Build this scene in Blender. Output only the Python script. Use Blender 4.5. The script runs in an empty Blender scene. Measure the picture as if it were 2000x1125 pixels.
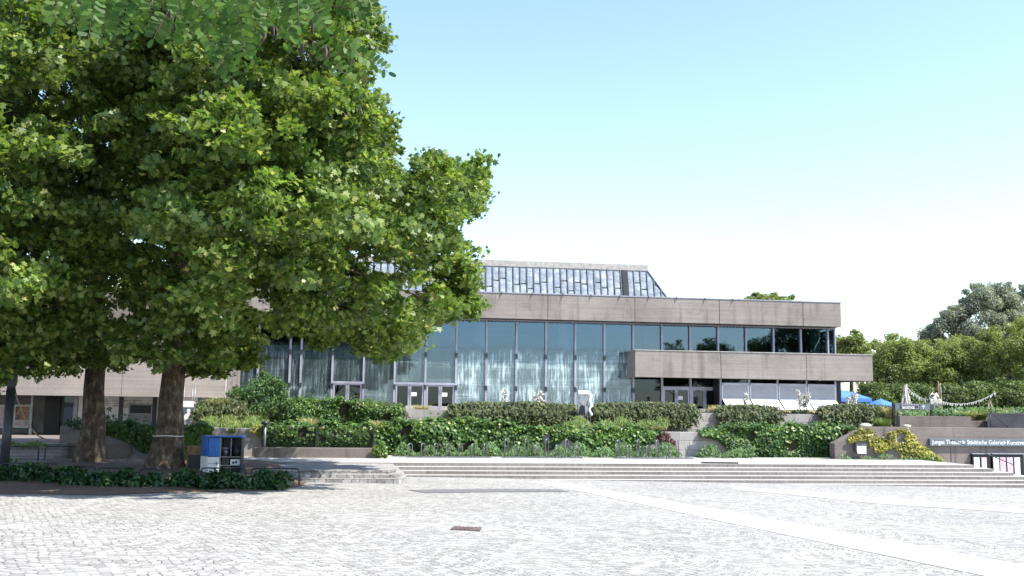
import bpy, bmesh, math, random
import numpy as np
from mathutils import Vector, Matrix
random.seed(7); rng = np.random.default_rng(11)
C = bpy.context.scene.collection
sc = bpy.context.scene

# ------------------------------------------------------------------ camera
FPX, HOR, EYE = 1930., 801., 1.7
yaw = math.atan(FPX/13170.); roll = math.atan(.0121); pitch = math.atan((HOR-562.5)/FPX)
sa, ca, sp, cp, sr, cr = math.sin(yaw), math.cos(yaw), math.sin(pitch), math.cos(pitch), math.sin(roll), math.cos(roll)
F = Vector((sa*cp, ca*cp, sp)); R0 = Vector((ca, -sa, 0)); U0 = Vector((-sa*sp, -ca*sp, cp))
RT = R0*cr + U0*sr; UP = U0*cr - R0*sr
cam = bpy.data.cameras.new('camera'); camo = bpy.data.objects.new('camera', cam); C.objects.link(camo)
m = Matrix.Identity(4)
for i in range(3):
    m[i][0], m[i][1], m[i][2] = RT[i], UP[i], -F[i]
m[2][3] = EYE
camo.matrix_world = m
cam.sensor_width = 36; cam.lens = 36*FPX/2000; cam.clip_end = 3000; cam.clip_start = .05
sc.camera = camo
def ray(px, py): return F*FPX + RT*(px-1000) + UP*(562.5-py)
def W(px, py, Y):
    d = ray(px, py); t = Y/d.y
    return Vector((d.x*t, Y, EYE+d.z*t))
PA, PB = -.0148, -.0202
def pz(x, y): return PA*x + PB*y
def G(px, py, dz=0):
    d = ray(px, py); t = (EYE-dz)/(PA*d.x+PB*d.y-d.z)
    return Vector((d.x*t, d.y*t, EYE+d.z*t))
def XZ(px, py, Y):
    v = W(px, py, Y); return v.x, v.z

# ------------------------------------------------------------------ world and sun
SUN = Vector((.50, -.31, .80)).normalized()
wd = bpy.data.worlds.new('World'); sc.world = wd; wd.use_nodes = True
wn = wd.node_tree.nodes; wl_ = wd.node_tree.links
sky = wn.new('ShaderNodeTexSky'); sky.sky_type = 'NISHITA'; sky.sun_disc = False
sky.sun_elevation = math.asin(SUN.z); sky.sun_rotation = math.atan2(SUN.x, SUN.y)
sky.altitude = 300; sky.air_density = 1.0; sky.dust_density = .7; sky.ozone_density = .6
bg = wn['Background']; bg.inputs['Strength'].default_value = .132
wl_.new(sky.outputs[0], bg.inputs['Color'])
sl = bpy.data.lights.new('sun', 'SUN'); sl.energy = 3.7; sl.angle = math.radians(.5); sl.color = (1, .955, .88)
slo = bpy.data.objects.new('sun', sl); C.objects.link(slo)
slo.rotation_euler = SUN.to_track_quat('Z', 'Y').to_euler(); slo.location = (20, -20, 40)
sc.view_settings.view_transform = 'Standard'; sc.view_settings.look = 'None'; sc.view_settings.gamma = 1
sc.view_settings.exposure = 1.45
sc.cycles.max_bounces = 8; sc.cycles.transparent_max_bounces = 16

# ------------------------------------------------------------------ helpers: objects
base = {}
def thing(name, label, cat, loc, group=None, kind=None):
    o = bpy.data.objects.new(name, None); C.objects.link(o); o.location = loc; o.empty_display_size = .2
    base[o.name] = Vector(loc)
    return tag(o, label, cat, group, kind)
def tag(o, label=None, cat=None, group=None, kind=None):
    if label: o['label'] = label
    if cat: o['category'] = cat
    if group: o['group'] = group
    if kind: o['kind'] = kind
    return o
def link(name, me, mat, parent=None, smooth=False, centre=None):
    if mat is not None and not me.materials:
        for q in (mat if isinstance(mat, (list, tuple)) else [mat]): me.materials.append(q)
    n = len(me.vertices)
    co = np.empty(n*3, np.float32); me.vertices.foreach_get('co', co); co = co.reshape(-1, 3)
    if centre is None:
        lo, hi = co.min(0), co.max(0); centre = Vector(((lo[0]+hi[0])/2, (lo[1]+hi[1])/2, lo[2]))
    else: centre = Vector(centre)
    co -= np.array(centre, np.float32); me.vertices.foreach_set('co', co.ravel()); me.update()
    if smooth: me.polygons.foreach_set('use_smooth', np.ones(len(me.polygons), bool))
    o = bpy.data.objects.new(name, me); C.objects.link(o)
    if parent is not None:
        o.parent = parent; o.location = centre - base[parent.name]
    else: o.location = centre
    base[o.name] = centre
    return o
class MB:
    def __init__(s): s.v = []; s.f = []; s.m = []; s.cur = 0
    def add(s, vs, fs):
        b = len(s.v); s.v += [tuple(q) for q in vs]; s.f += [tuple(b+i for i in f) for f in fs]; s.m += [s.cur]*len(fs); return s
    def box(s, x0, x1, y0, y1, z0, z1):
        return s.add([(x0,y0,z0),(x1,y0,z0),(x1,y1,z0),(x0,y1,z0),(x0,y0,z1),(x1,y0,z1),(x1,y1,z1),(x0,y1,z1)],
                     [(0,3,2,1),(4,5,6,7),(0,1,5,4),(1,2,6,5),(2,3,7,6),(3,0,4,7)])
    def hexa(s, a, b):      # two quads (bottom ring a, top ring b)
        return s.add(list(a)+list(b), [(0,3,2,1),(4,5,6,7),(0,1,5,4),(1,2,6,5),(2,3,7,6),(3,0,4,7)])
    def prism(s, poly, y0, y1):   # polygon in XZ extruded along Y
        n = len(poly); vs = [(x,y0,z) for x,z in poly]+[(x,y1,z) for x,z in poly]
        return s.add(vs, [tuple(range(n)), tuple(range(2*n-1,n-1,-1))]+[(i,i+n,(i+1)%n+n,(i+1)%n) for i in range(n)])
    def tube(s, pts, rad, n=8, cap=True):
        pts = [Vector(p) for p in pts]; k = len(pts)
        if not isinstance(rad, (list, tuple)): rad = [rad]*k
        vs = []; ref = None
        for i, p in enumerate(pts):
            t = (pts[min(i+1,k-1)]-pts[max(i-1,0)]).normalized()
            if ref is None: ref = t.orthogonal().normalized()
            ref = (ref - t*ref.dot(t)); ref = ref.normalized() if ref.length > 1e-6 else t.orthogonal().normalized()
            b = t.cross(ref)
            for j in range(n):
                a = 2*math.pi*j/n; vs.append(p + (ref*math.cos(a)+b*math.sin(a))*rad[i])
        fs = [(i*n+j, i*n+(j+1)%n, (i+1)*n+(j+1)%n, (i+1)*n+j) for i in range(k-1) for j in range(n)]
        if cap: fs += [tuple(range(n-1,-1,-1)), tuple((k-1)*n+j for j in range(n))]
        return s.add(vs, fs)
    def ball(s, c, rx, ry=None, rz=None, nu=10, nv=6, jit=0):
        ry = ry or rx; rz = rz or rx; vs = [(c[0],c[1],c[2]-rz)]
        for i in range(1, nv):
            th = -math.pi/2+math.pi*i/nv
            for j in range(nu):
                a = 2*math.pi*j/nu; q = 1+random.uniform(-jit, jit)
                vs.append((c[0]+rx*q*math.cos(th)*math.cos(a), c[1]+ry*q*math.cos(th)*math.sin(a), c[2]+rz*q*math.sin(th)))
        vs.append((c[0],c[1],c[2]+rz)); L = len(vs)-1
        fs = [(0, 1+(j+1)%nu, 1+j) for j in range(nu)]
        for i in range(nv-2):
            fs += [(1+i*nu+j, 1+i*nu+(j+1)%nu, 1+(i+1)*nu+(j+1)%nu, 1+(i+1)*nu+j) for j in range(nu)]
        fs += [(L, 1+(nv-2)*nu+j, 1+(nv-2)*nu+(j+1)%nu) for j in range(nu)]
        return s.add(vs, fs)
    def build(s, name, mat, parent=None, smooth=False, bevel=0, centre=None):
        me = bpy.data.meshes.new(name); me.from_pydata(s.v, [], s.f)
        if isinstance(mat, (list, tuple)):
            for q in mat: me.materials.append(q)
            me.polygons.foreach_set('material_index', s.m)
        o = link(name, me, mat, parent, smooth, centre)
        if bevel:
            b = o.modifiers.new('edge', 'BEVEL'); b.width = bevel; b.segments = 2; b.limit_method = 'ANGLE'
        return o
def struct(o): o['kind'] = 'structure'; return o
def children(o): return [c for c in bpy.data.objects if c.parent == o]
def copy_tree(o, parent=None):
    c = o.copy(); C.objects.link(c); base[c.name] = base[o.name].copy()
    if parent is not None: c.parent = parent
    for ch in children(o): copy_tree(ch, c)
    return c

# ------------------------------------------------------------------ helpers: materials
class NT:
    def __init__(s, name):
        s.mat = bpy.data.materials.new(name); s.mat.use_nodes = True
        s.n = s.mat.node_tree.nodes; s.l = s.mat.node_tree.links
        s.p = s.n['Principled BSDF']; s.out = s.n['Material Output']
        s._pos = None
    def new(s, t, **kw):
        q = s.n.new(t)
        for k, v in kw.items(): setattr(q, k, v)
        return q
    def val(s, sock, v):
        if hasattr(v, 'is_linked') or isinstance(v, bpy.types.NodeSocket): s.l.new(v, sock)
        elif isinstance(v, (tuple, list)) and len(v) == 3 and sock.type == 'RGBA': sock.default_value = (*v, 1)
        else: sock.default_value = v
    @property
    def pos(s):
        if s._pos is None: s._pos = s.new('ShaderNodeNewGeometry').outputs
        return s._pos['Position']
    @property
    def island(s):
        s.pos; return s._pos['Random Per Island']
    def map(s, scale, rot=(0,0,0), loc=(0,0,0), vec=None):
        q = s.new('ShaderNodeMapping'); s.l.new(vec or s.pos, q.inputs[0])
        q.inputs['Scale'].default_value = scale; q.inputs['Rotation'].default_value = rot; q.inputs['Location'].default_value = loc
        return q.outputs[0]
    def noise(s, scale=1, detail=4, rough=.55, vec=None):
        q = s.new('ShaderNodeTexNoise'); s.l.new(vec or s.pos, q.inputs['Vector'])
        q.inputs['Scale'].default_value = scale; q.inputs['Detail'].default_value = detail; q.inputs['Roughness'].default_value = rough
        return q.outputs['Fac']
    def ramp(s, fac, stops):
        q = s.new('ShaderNodeValToRGB'); s.l.new(fac, q.inputs[0]); e = q.color_ramp.elements
        while len(e) < len(stops): e.new(.5)
        for i, (p, c) in enumerate(stops):
            e[i].position = p; e[i].color = (*c, 1) if isinstance(c, (tuple, list)) else (c, c, c, 1)
        return q.outputs[0]
    def mix(s, fac, a, b, mode='MIX'):
        q = s.new('ShaderNodeMix', data_type='RGBA', blend_type=mode)
        s.val(q.inputs[0], fac); s.val(q.inputs[6], a); s.val(q.inputs[7], b)
        return q.outputs[2]
    def math(s, op, a, b=0, c=None):
        q = s.new('ShaderNodeMath', operation=op); s.val(q.inputs[0], a); s.val(q.inputs[1], b)
        if c is not None: s.val(q.inputs[2], c)
        return q.outputs[0]
    def sep(s, vec=None):
        q = s.new('ShaderNodeSeparateXYZ'); s.l.new(vec or s.pos, q.inputs[0]); return q.outputs
    def comb(s, x, y, z=0):
        q = s.new('ShaderNodeCombineXYZ'); s.val(q.inputs[0], x); s.val(q.inputs[1], y); s.val(q.inputs[2], z); return q.outputs[0]
    def bump(s, h, strength=.4, dist=.02):
        q = s.new('ShaderNodeBump'); q.inputs['Strength'].default_value = strength; q.inputs['Distance'].default_value = dist
        s.l.new(h, q.inputs['Height']); s.l.new(q.outputs[0], s.p.inputs['Normal'])
    def fin(s, col, rough=.8, metal=0, spec=.5):
        s.val(s.p.inputs['Base Color'], col); s.val(s.p.inputs['Roughness'], rough)
        s.p.inputs['Metallic'].default_value = metal; s.p.inputs['Specular IOR Level'].default_value = spec
        return s.mat
def plain(name, col, rough=.6, metal=0, var=.12, scale=4, spec=.4):
    t = NT(name); n = t.noise(scale, 5)
    d = tuple(c*(1-var*2) for c in col); l = tuple(min(1, c*(1+var)) for c in col)
    return t.fin(t.ramp(n, [(.3, d), (.7, l)]), rough, metal, spec)

def concrete(name, col, line=.085, streak=.5, dark=.35, warm=1.0):
    t = NT(name); z = t.sep()
    big = t.noise(.35, 6, .6); fine = t.noise(9, 6, .6)
    board = t.noise(1, 2, .5, t.map((.25, .25, 1/line)))
    st = t.math('ADD', t.math('MULTIPLY', t.noise(1, 5, .65, t.map((2.3, 2.3, .12))), .7), t.math('MULTIPLY', t.noise(.45, 3), .3))
    c = t.ramp(big, [(.3, tuple(q*.78 for q in col)), (.7, tuple(q*1.12 for q in col))])
    c = t.mix(.28, c, t.ramp(board, [(.35, .55), (.65, 1.1)]), 'MULTIPLY')
    bl = t.noise(1.1, 7, .72, t.map((1, 1, 1.6)))
    c = t.mix(t.ramp(bl, [(.54, 0), (.68, streak*.75)]), c, tuple(q*dark*1.15 for q in col))
    c = t.mix(t.ramp(st, [(.52, 0), (.66, streak*1.3)]), c, tuple(q*dark for q in col))
    c = t.mix(.3, c, t.ramp(fine, [(.3, .6), (.7, 1.15)]), 'MULTIPLY')
    fr = t.math('FRACT', t.math('DIVIDE', z[2], line))
    groove = t.math('GREATER_THAN', fr, .1)
    h = t.math('ADD', t.math('MULTIPLY', groove, .6), t.math('MULTIPLY', fine, .6))
    t.bump(h, .55, .012)
    return t.fin(c, .88, 0, .3)

def foliage(name, dark, mid, light, rough=.42, trans=.35, clump=.6, yellow=None, spec=.5):
    t = NT(name)
    c = t.ramp(t.island, [(0, dark), (.45, mid), (.93, light), (1, yellow or light)])
    n = t.noise(clump, 3)
    c = t.mix(.55, c, t.ramp(n, [(.35, .55), (.65, 1.35)]), 'MULTIPLY')
    t.fin(c, rough, 0, spec)
    tr = t.new('ShaderNodeBsdfTranslucent'); t.l.new(t.mix(1, c, (1.2, 1.25, .6), 'MULTIPLY'), tr.inputs[0])
    mx = t.new('ShaderNodeMixShader'); mx.inputs[0].default_value = trans
    t.l.new(t.p.outputs[0], mx.inputs[1]); t.l.new(tr.outputs[0], mx.inputs[2]); t.l.new(mx.outputs[0], t.out.inputs[0])
    return t.mat

def glass(name, stain, tint=(.50, .66, .74), dirt=(.30, .385, .40), refl=.10, zlo=2.0, zhi=5.4):
    t = NT(name)
    tr = t.new('ShaderNodeBsdfTransparent'); tr.inputs[0].default_value = (*tint, 1)
    gl = t.new('ShaderNodeBsdfGlossy'); gl.inputs['Roughness'].default_value = .015; gl.inputs[0].default_value = (.58, .78, 1, 1)
    fr = t.new('ShaderNodeFresnel'); fr.inputs[0].default_value = 1.5
    wob = t.new('ShaderNodeBump'); wob.inputs['Strength'].default_value = .04; wob.inputs['Distance'].default_value = .05
    t.l.new(t.noise(.6, 1), wob.inputs['Height']); t.l.new(wob.outputs[0], gl.inputs['Normal'])
    f = t.math('ADD', fr.outputs[0], refl-.04)
    mx = t.new('ShaderNodeMixShader'); t.l.new(f, mx.inputs[0]); t.l.new(tr.outputs[0], mx.inputs[1]); t.l.new(gl.outputs[0], mx.inputs[2])
    last = mx
    if stain > 0:
        df = t.new('ShaderNodeBsdfDiffuse')
        n1 = t.noise(1, 6, .7, t.map((6.5, 6.5, .5))); n2 = t.noise(1, 4, .6, t.map((1.1, 1.1, .8))); n3 = t.noise(1, 6, .7, t.map((28, 28, 1.4)))
        z = t.sep()[2]
        edge = t.math('ADD', z, t.math('MULTIPLY', t.noise(1, 3, .6, t.map((3, 3, .3))), -1.1))
        zm = t.new('ShaderNodeMapRange'); t.l.new(edge, zm.inputs[0])
        zm.inputs[1].default_value = zhi-.35; zm.inputs[2].default_value = zhi-1.0; zm.inputs[3].default_value = 0; zm.inputs[4].default_value = 1
        s1 = t.ramp(n1, [(.44, 0), (.60, 1)]); s2 = t.ramp(n2, [(.35, .15), (.65, 1)]); s3 = t.ramp(n3, [(.5, 0), (.62, .8)])
        k = t.math('MULTIPLY', t.math('MAXIMUM', s1, s3), s2)
        k = t.math('ADD', t.math('MULTIPLY', k, stain), .10+.22*stain)
        band = t.noise(1, 2, .5, t.map((.05, .05, 2.1))); k = t.math('ADD', k, t.ramp(band, [(.55, 0), (.6, .16), (.63, 0)]))
        k = t.math('MULTIPLY', k, zm.outputs[0])
        t.l.new(t.ramp(k, [(.2, tuple(q*.5 for q in dirt)), (.8, tuple(min(1, q*1.7) for q in dirt))]), df.inputs[0])
        m2 = t.new('ShaderNodeMixShader'); t.l.new(k, m2.inputs[0]); t.l.new(mx.outputs[0], m2.inputs[1]); t.l.new(df.outputs[0], m2.inputs[2]); last = m2
    t.l.new(last.outputs[0], t.out.inputs[0])
    return t.mat

def cobbles():
    t = NT('cobble setts'); x, y, z = t.sep()
    wob = t.noise(.5, 3)
    Wd = 3.1
    xr = t.math('ADD', t.math('MULTIPLY', x, .94), t.math('MULTIPLY', y, .34)); yr = t.math('SUBTRACT', t.math('MULTIPLY', y, .94), t.math('MULTIPLY', x, .34))
    u = t.math('DIVIDE', xr, Wd); fu = t.math('SUBTRACT', t.math('MULTIPLY', t.math('FRACT', u), 2), 1)
    arch = t.math('MULTIPLY', t.math('MULTIPLY', fu, fu), -.9)
    v = t.math('ADD', t.math('ADD', yr, arch), t.math('MULTIPLY', wob, .25))
    vec = t.comb(t.math('DIVIDE', t.math('ADD', xr, t.math('MULTIPLY', wob, .3)), .128), t.math('DIVIDE', v, .098))
    e = t.new('ShaderNodeTexVoronoi', voronoi_dimensions='2D', feature='DISTANCE_TO_EDGE'); f1 = t.new('ShaderNodeTexVoronoi', voronoi_dimensions='2D', feature='F1')
    for q in (e, f1): t.l.new(vec, q.inputs['Vector']); q.inputs['Scale'].default_value = 1; q.inputs['Randomness'].default_value = .5
    cell = t.sep(f1.outputs['Color'])[0]
    joint = t.ramp(e.outputs['Distance'], [(.035, 1), (.10, 0)])
    fill = t.math('MAXIMUM', t.ramp(t.noise(1.1, 4), [(.40, 0), (.66, .75)]), t.ramp(t.noise(6.5, 3, .6), [(.46, 0), (.58, .9)]))
    joint = t.math('MULTIPLY', joint, t.math('SUBTRACT', 1, fill))
    c = t.ramp(cell, [(.1, (.235, .226, .21)), (.5, (.30, .29, .272)), (.9, (.385, .372, .35))])
    c = t.mix(.5, c, t.ramp(t.noise(.16, 5), [(.3, .85), (.7, 1.22)]), 'MULTIPLY')
    c = t.mix(t.ramp(t.noise(.35, 6, .7), [(.56, 0), (.72, .4)]), c, (.23, .215, .19))
    c = t.mix(joint, c, t.mix(t.ramp(t.noise(.25, 4), [(.52, 0), (.66, 1)]), (.045, .042, .038), (.085, .095, .04)))
    t.bump(t.math('ADD', t.math('MULTIPLY', joint, -1), t.math('MULTIPLY', t.noise(30, 3), .35)), .5, .012)
    return t.fin(c, .75, 0, .35)

def slabs(name, col, bw, rh, mortar=.008, rough=.8, axes='xy'):
    t = NT(name); x, y, z = t.sep()
    br = t.new('ShaderNodeTexBrick'); t.l.new(t.comb(x, y if axes == 'xy' else z), br.inputs['Vector']); br.inputs['Scale'].default_value = 1
    br.inputs['Brick Width'].default_value = bw; br.inputs['Row Height'].default_value = rh; br.inputs['Mortar Size'].default_value = mortar
    br.inputs['Color1'].default_value = (*[q*.82 for q in col], 1); br.inputs['Color2'].default_value = (*[min(1, q*1.1) for q in col], 1)
    br.inputs['Mortar'].default_value = (*[q*.45 for q in col], 1)
    n = t.noise(1.2, 6, .65); f = t.noise(40, 3)
    c = t.mix(.5, br.outputs[0], t.ramp(n, [(.3, .6), (.7, 1.25)]), 'MULTIPLY')
    c = t.mix(.25, c, t.ramp(f, [(.3, .6), (.7, 1.3)]), 'MULTIPLY')
    t.bump(t.math('ADD', t.math('MULTIPLY', br.outputs['Fac'], -1), f), .3, .008)
    return t.fin(c, rough, 0, .3)

def rough_setts():
    t = NT('rough granite setts'); x, y, z = t.sep(); w = t.noise(2.2, 4); w2 = t.noise(9, 4, .65)
    br = t.new('ShaderNodeTexBrick'); t.l.new(t.comb(t.math('ADD', x, t.math('MULTIPLY', w, .5)), t.math('ADD', z, t.math('MULTIPLY', w, .05))), br.inputs['Vector']); br.inputs['Scale'].default_value = 1
    br.inputs['Brick Width'].default_value = .27; br.inputs['Row Height'].default_value = .165; br.inputs['Mortar Size'].default_value = .014; br.inputs['Mortar Smooth'].default_value = .5
    br.inputs['Color1'].default_value = (.17, .165, .16, 1); br.inputs['Color2'].default_value = (.36, .345, .33, 1); br.inputs['Mortar'].default_value = (.09, .085, .08, 1)
    nz = t.new('ShaderNodeNewGeometry'); nn = t.sep(nz.outputs['Normal'])[2]
    c = t.mix(t.math('GREATER_THAN', nn, .6), br.outputs[0], t.ramp(t.noise(4, 5), [(.3, (.24, .23, .22)), (.7, (.36, .345, .33))]))
    c = t.mix(.7, c, t.ramp(w2, [(.3, .45), (.7, 1.35)]), 'MULTIPLY')
    t.bump(w2, .8, .03)
    return t.fin(c, .9, 0, .2)

def granite_step():
    t = NT('step granite'); x, y, z = t.sep()
    br = t.new('ShaderNodeTexBrick'); t.l.new(t.comb(x, t.math('ADD', z, .032)), br.inputs['Vector']); br.inputs['Scale'].default_value = 1
    br.inputs['Brick Width'].default_value = 2.3; br.inputs['Row Height'].default_value = .1333; br.inputs['Mortar Size'].default_value = .012; br.offset_frequency = 2; br.offset = .37
    br.inputs['Color1'].default_value = (.15, .138, .132, 1); br.inputs['Color2'].default_value = (.22, .205, .195, 1); br.inputs['Mortar'].default_value = (.25, .23, .215, 1)
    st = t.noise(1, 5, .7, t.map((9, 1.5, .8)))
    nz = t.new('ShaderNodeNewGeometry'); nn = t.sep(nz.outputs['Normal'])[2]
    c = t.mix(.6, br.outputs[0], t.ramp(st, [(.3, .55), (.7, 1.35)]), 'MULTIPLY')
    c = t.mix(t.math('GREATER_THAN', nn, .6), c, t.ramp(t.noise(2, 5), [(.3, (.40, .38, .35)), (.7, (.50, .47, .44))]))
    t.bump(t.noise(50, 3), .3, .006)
    return t.fin(c, .8, 0, .3)

def bark():
    t = NT('plane bark'); z = t.sep()
    v = t.new('ShaderNodeTexVoronoi'); v.inputs['Scale'].default_value = 1; t.l.new(t.map((7, 7, 3.2)), v.inputs['Vector'])
    n = t.noise(3, 6, .65, t.map((2.4, 2.4, 1.3)))
    c = t.ramp(n, [(.30, (.038, .027, .020)), (.5, (.085, .062, .046)), (.60, (.14, .112, .08)), (.70, (.26, .235, .165))])
    c = t.mix(.35, c, t.ramp(v.outputs['Distance'], [(.1, .5), (.6, 1.2)]), 'MULTIPLY')
    t.bump(t.math('ADD', n, v.outputs['Distance']), .7, .03)
    return t.fin(c, .9, 0, .2)

def zinc():
    t = NT('weathered zinc')
    n = t.noise(1, 5, .6, t.map((1.2, 1.2, 2.2))); f = t.noise(1, 4, .6, t.map((2.6, .5, 6)))
    c = t.ramp(n, [(.3, (.17, .21, .26)), (.5, (.26, .305, .36)), (.7, (.44, .47, .50))])
    c = t.mix(.4, c, t.ramp(f, [(.3, .65), (.7, 1.25)]), 'MULTIPLY')
    c = t.mix(.5, c, t.ramp(t.new('ShaderNodeObjectInfo').outputs['Random'], [(0, .8), (1, 1.15)]), 'MULTIPLY')
    t.bump(f, .6, .08)
    return t.fin(c, .7, .1, .35)

def picture(name, cols, scale=2.2):
    t = NT(name); n = t.noise(scale, 3, .6); k = len(cols)
    return t.fin(t.ramp(n, [(.32+.36*i/(k-1), c) for i, c in enumerate(cols)]), .35)

M = dict(
 conc=concrete('board marked concrete', (.29, .256, .232)),
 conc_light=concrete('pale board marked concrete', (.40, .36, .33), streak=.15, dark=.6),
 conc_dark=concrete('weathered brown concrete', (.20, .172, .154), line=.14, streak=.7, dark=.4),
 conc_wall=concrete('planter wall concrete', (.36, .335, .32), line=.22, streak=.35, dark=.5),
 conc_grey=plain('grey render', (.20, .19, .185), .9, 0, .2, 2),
 alu=plain('lavender grey aluminium', (.36, .36, .42), .45, .35, .12, 2),
 alu_dark=plain('dark frame metal', (.035, .037, .043), .5, .2, .15, 3),
 steel=plain('galvanised steel', (.20, .21, .22), .42, .7, .2, 5),
 steel_dark=plain('dark painted steel', (.045, .05, .055), .5, .4, .2, 5),
 black=plain('black lacquer', (.012, .012, .015), .45, 0, .2, 3),
 white=plain('white paint', (.74, .74, .73), .55, 0, .05, 3),
 white_cloth=plain('white cloth', (.78, .77, .74), .85, 0, .08, 6),
 paper=plain('paper', (.72, .74, .72), .7, 0, .04, 20),
 blue=plain('bright blue paint', (.018, .13, .45), .4, 0, .15, 4),
 blue_cloth=plain('blue canvas', (.07, .20, .62), .8, 0, .15, 3),
 timber=plain('brown chipboard', (.23, .135, .065), .8, 0, .25, 6),
 driftwood=plain('bleached driftwood', (.55, .52, .47), .85, 0, .2, 8),
 grey_wood=plain('grey brown sticks', (.26, .21, .16), .9, 0, .25, 8),
 rust=plain('rusty brown iron', (.125, .088, .08), .8, .1, .3, 9),
 rubber=plain('dark rubber', (.03, .03, .032), .8, 0, .2, 5),
 cable=plain('black cable', (.02, .02, .02), .6),
 rope=plain('faded pink rope', (.42, .27, .22), .8),
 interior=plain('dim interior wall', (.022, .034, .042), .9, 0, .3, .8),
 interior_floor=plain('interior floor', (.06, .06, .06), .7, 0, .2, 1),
 column=plain('pale interior column', (.62, .63, .60), .8, 0, .05, 2),
 slabfront=plain('interior gallery front', (.50, .50, .46), .8, 0, .1, 2),
 screen=plain('grey blind cloth', (.30, .31, .33), .8, 0, .05, 3),
 mulch=None, soil=plain('dry soil', (.17, .125, .085), .95, 0, .3, 6),
 terrace=slabs('terrace paving', (.38, .365, .345), 1.2, .6),
 band=slabs('smooth granite band', (.43, .42, .40), 1.4, 5, .014),
 wall_block=slabs('concrete blocks', (.36, .34, .325), .95, .42, .01, .85, 'xz'),
 granite=granite_step(), bark=bark(), zinc=zinc(), cobble=cobbles(),
 cobble_step=rough_setts(),
 asphalt=plain('grey asphalt strip', (.15, .145, .15), .9, 0, .2, 6),
 sign=plain('slate blue sign enamel', (.12, .15, .17), .4, 0, .06, 2),
 sign_dark=plain('charcoal sign enamel', (.045, .05, .06), .45, 0, .1, 2),
 stone=plain('pale boulder', (.40, .38, .35), .85, 0, .15, 5),
 wire=plain('dark mesh wire', (.03, .032, .035), .5, .5, .1, 5),
 core_shade=plain('inner foliage shade', (.035, .035, .018), .95, 0, .3, 5),  # near-black green, painted shade for the inside of hedges and shrubs
 pod=plain('dry brown pods', (.035, .019, .012), .6, 0, .3, 20),
 twig=plain('twig bark', (.10, .08, .055), .9, 0, .3, 10),
)
tm = NT('bark mulch'); n_ = tm.noise(14, 6, .7); n2_ = tm.noise(.8, 4)
M['mulch'] = tm.fin(tm.mix(.5, tm.ramp(n_, [(.3, (.045, .028, .02)), (.55, (.15, .095, .062)), (.75, (.34, .25, .17))]), tm.ramp(n2_, [(.3, .5), (.7, 1.3)]), 'MULTIPLY'), .95); tm.bump(n_, .8, .03)
M['plane'] = foliage('plane leaf', (.055, .110, .024), (.120, .195, .038), (.24, .31, .075), .42, .47, .45, (.38, .38, .14), .5)
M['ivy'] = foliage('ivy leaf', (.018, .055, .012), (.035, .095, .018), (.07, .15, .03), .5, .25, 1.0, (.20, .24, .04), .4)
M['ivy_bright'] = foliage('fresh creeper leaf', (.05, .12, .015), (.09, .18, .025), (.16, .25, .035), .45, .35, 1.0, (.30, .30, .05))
M['yellow'] = foliage('yellow creeper leaf', (.17, .20, .025), (.30, .30, .045), (.42, .38, .08), .5, .35, 1.2, (.40, .22, .05))
M['red'] = foliage('red creeper leaf', (.07, .02, .018), (.11, .035, .025), (.15, .06, .03), .5, .3, 1.2)
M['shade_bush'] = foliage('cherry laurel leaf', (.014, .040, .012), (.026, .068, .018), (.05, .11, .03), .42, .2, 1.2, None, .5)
M['weep'] = foliage('cotoneaster leaf', (.035, .055, .020), (.070, .10, .032), (.12, .15, .055), .6, .25, .9, (.20, .15, .06))
M['weed'] = foliage('green weed leaf', (.05, .11, .03), (.085, .17, .05), (.13, .23, .07), .55, .35, 1.2)
M['grass'] = foliage('grass blade', (.07, .13, .02), (.13, .20, .035), (.22, .27, .07), .6, .35, 1.2)
M['straw'] = foliage('feather grass', (.30, .27, .12), (.42, .37, .19), (.55, .50, .30), .7, .35, 1.2)
M['robinia'] = foliage('locust leaflet', (.030, .080, .012), (.050, .115, .018), (.085, .16, .026), .55, .4, 3, None, .3)
M['robtree'] = foliage('background leaf', (.10, .15, .042), (.19, .24, .065), (.29, .33, .10), .6, .45, .6)
M['willow'] = foliage('willow leaf', (.15, .18, .14), (.23, .26, .20), (.34, .37, .29), .6, .35, .35)
M['darktree'] = foliage('dark tree leaf', (.05, .09, .022), (.085, .13, .032), (.14, .18, .05), .55, .35, .5)
M['bloom'] = plain('yucca bloom', (.62, .60, .54), .6, 0, .05, 3)
M['yucca'] = foliage('yucca leaf', (.06, .09, .05), (.09, .13, .06), (.13, .17, .08), .5, .2, 2)
M['glass_clear'] = glass('window glass', 0)
M['glass_right'] = glass('upper window glass', 0, refl=.11, tint=(.35, .45, .5))
M['glass_film'] = glass('film stained glass', .34)
M['glass_stain'] = glass('lime streaked glass', .8)
M['glass_door'] = glass('door glass', 0, tint=(.2, .22, .22), refl=.05)

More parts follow.
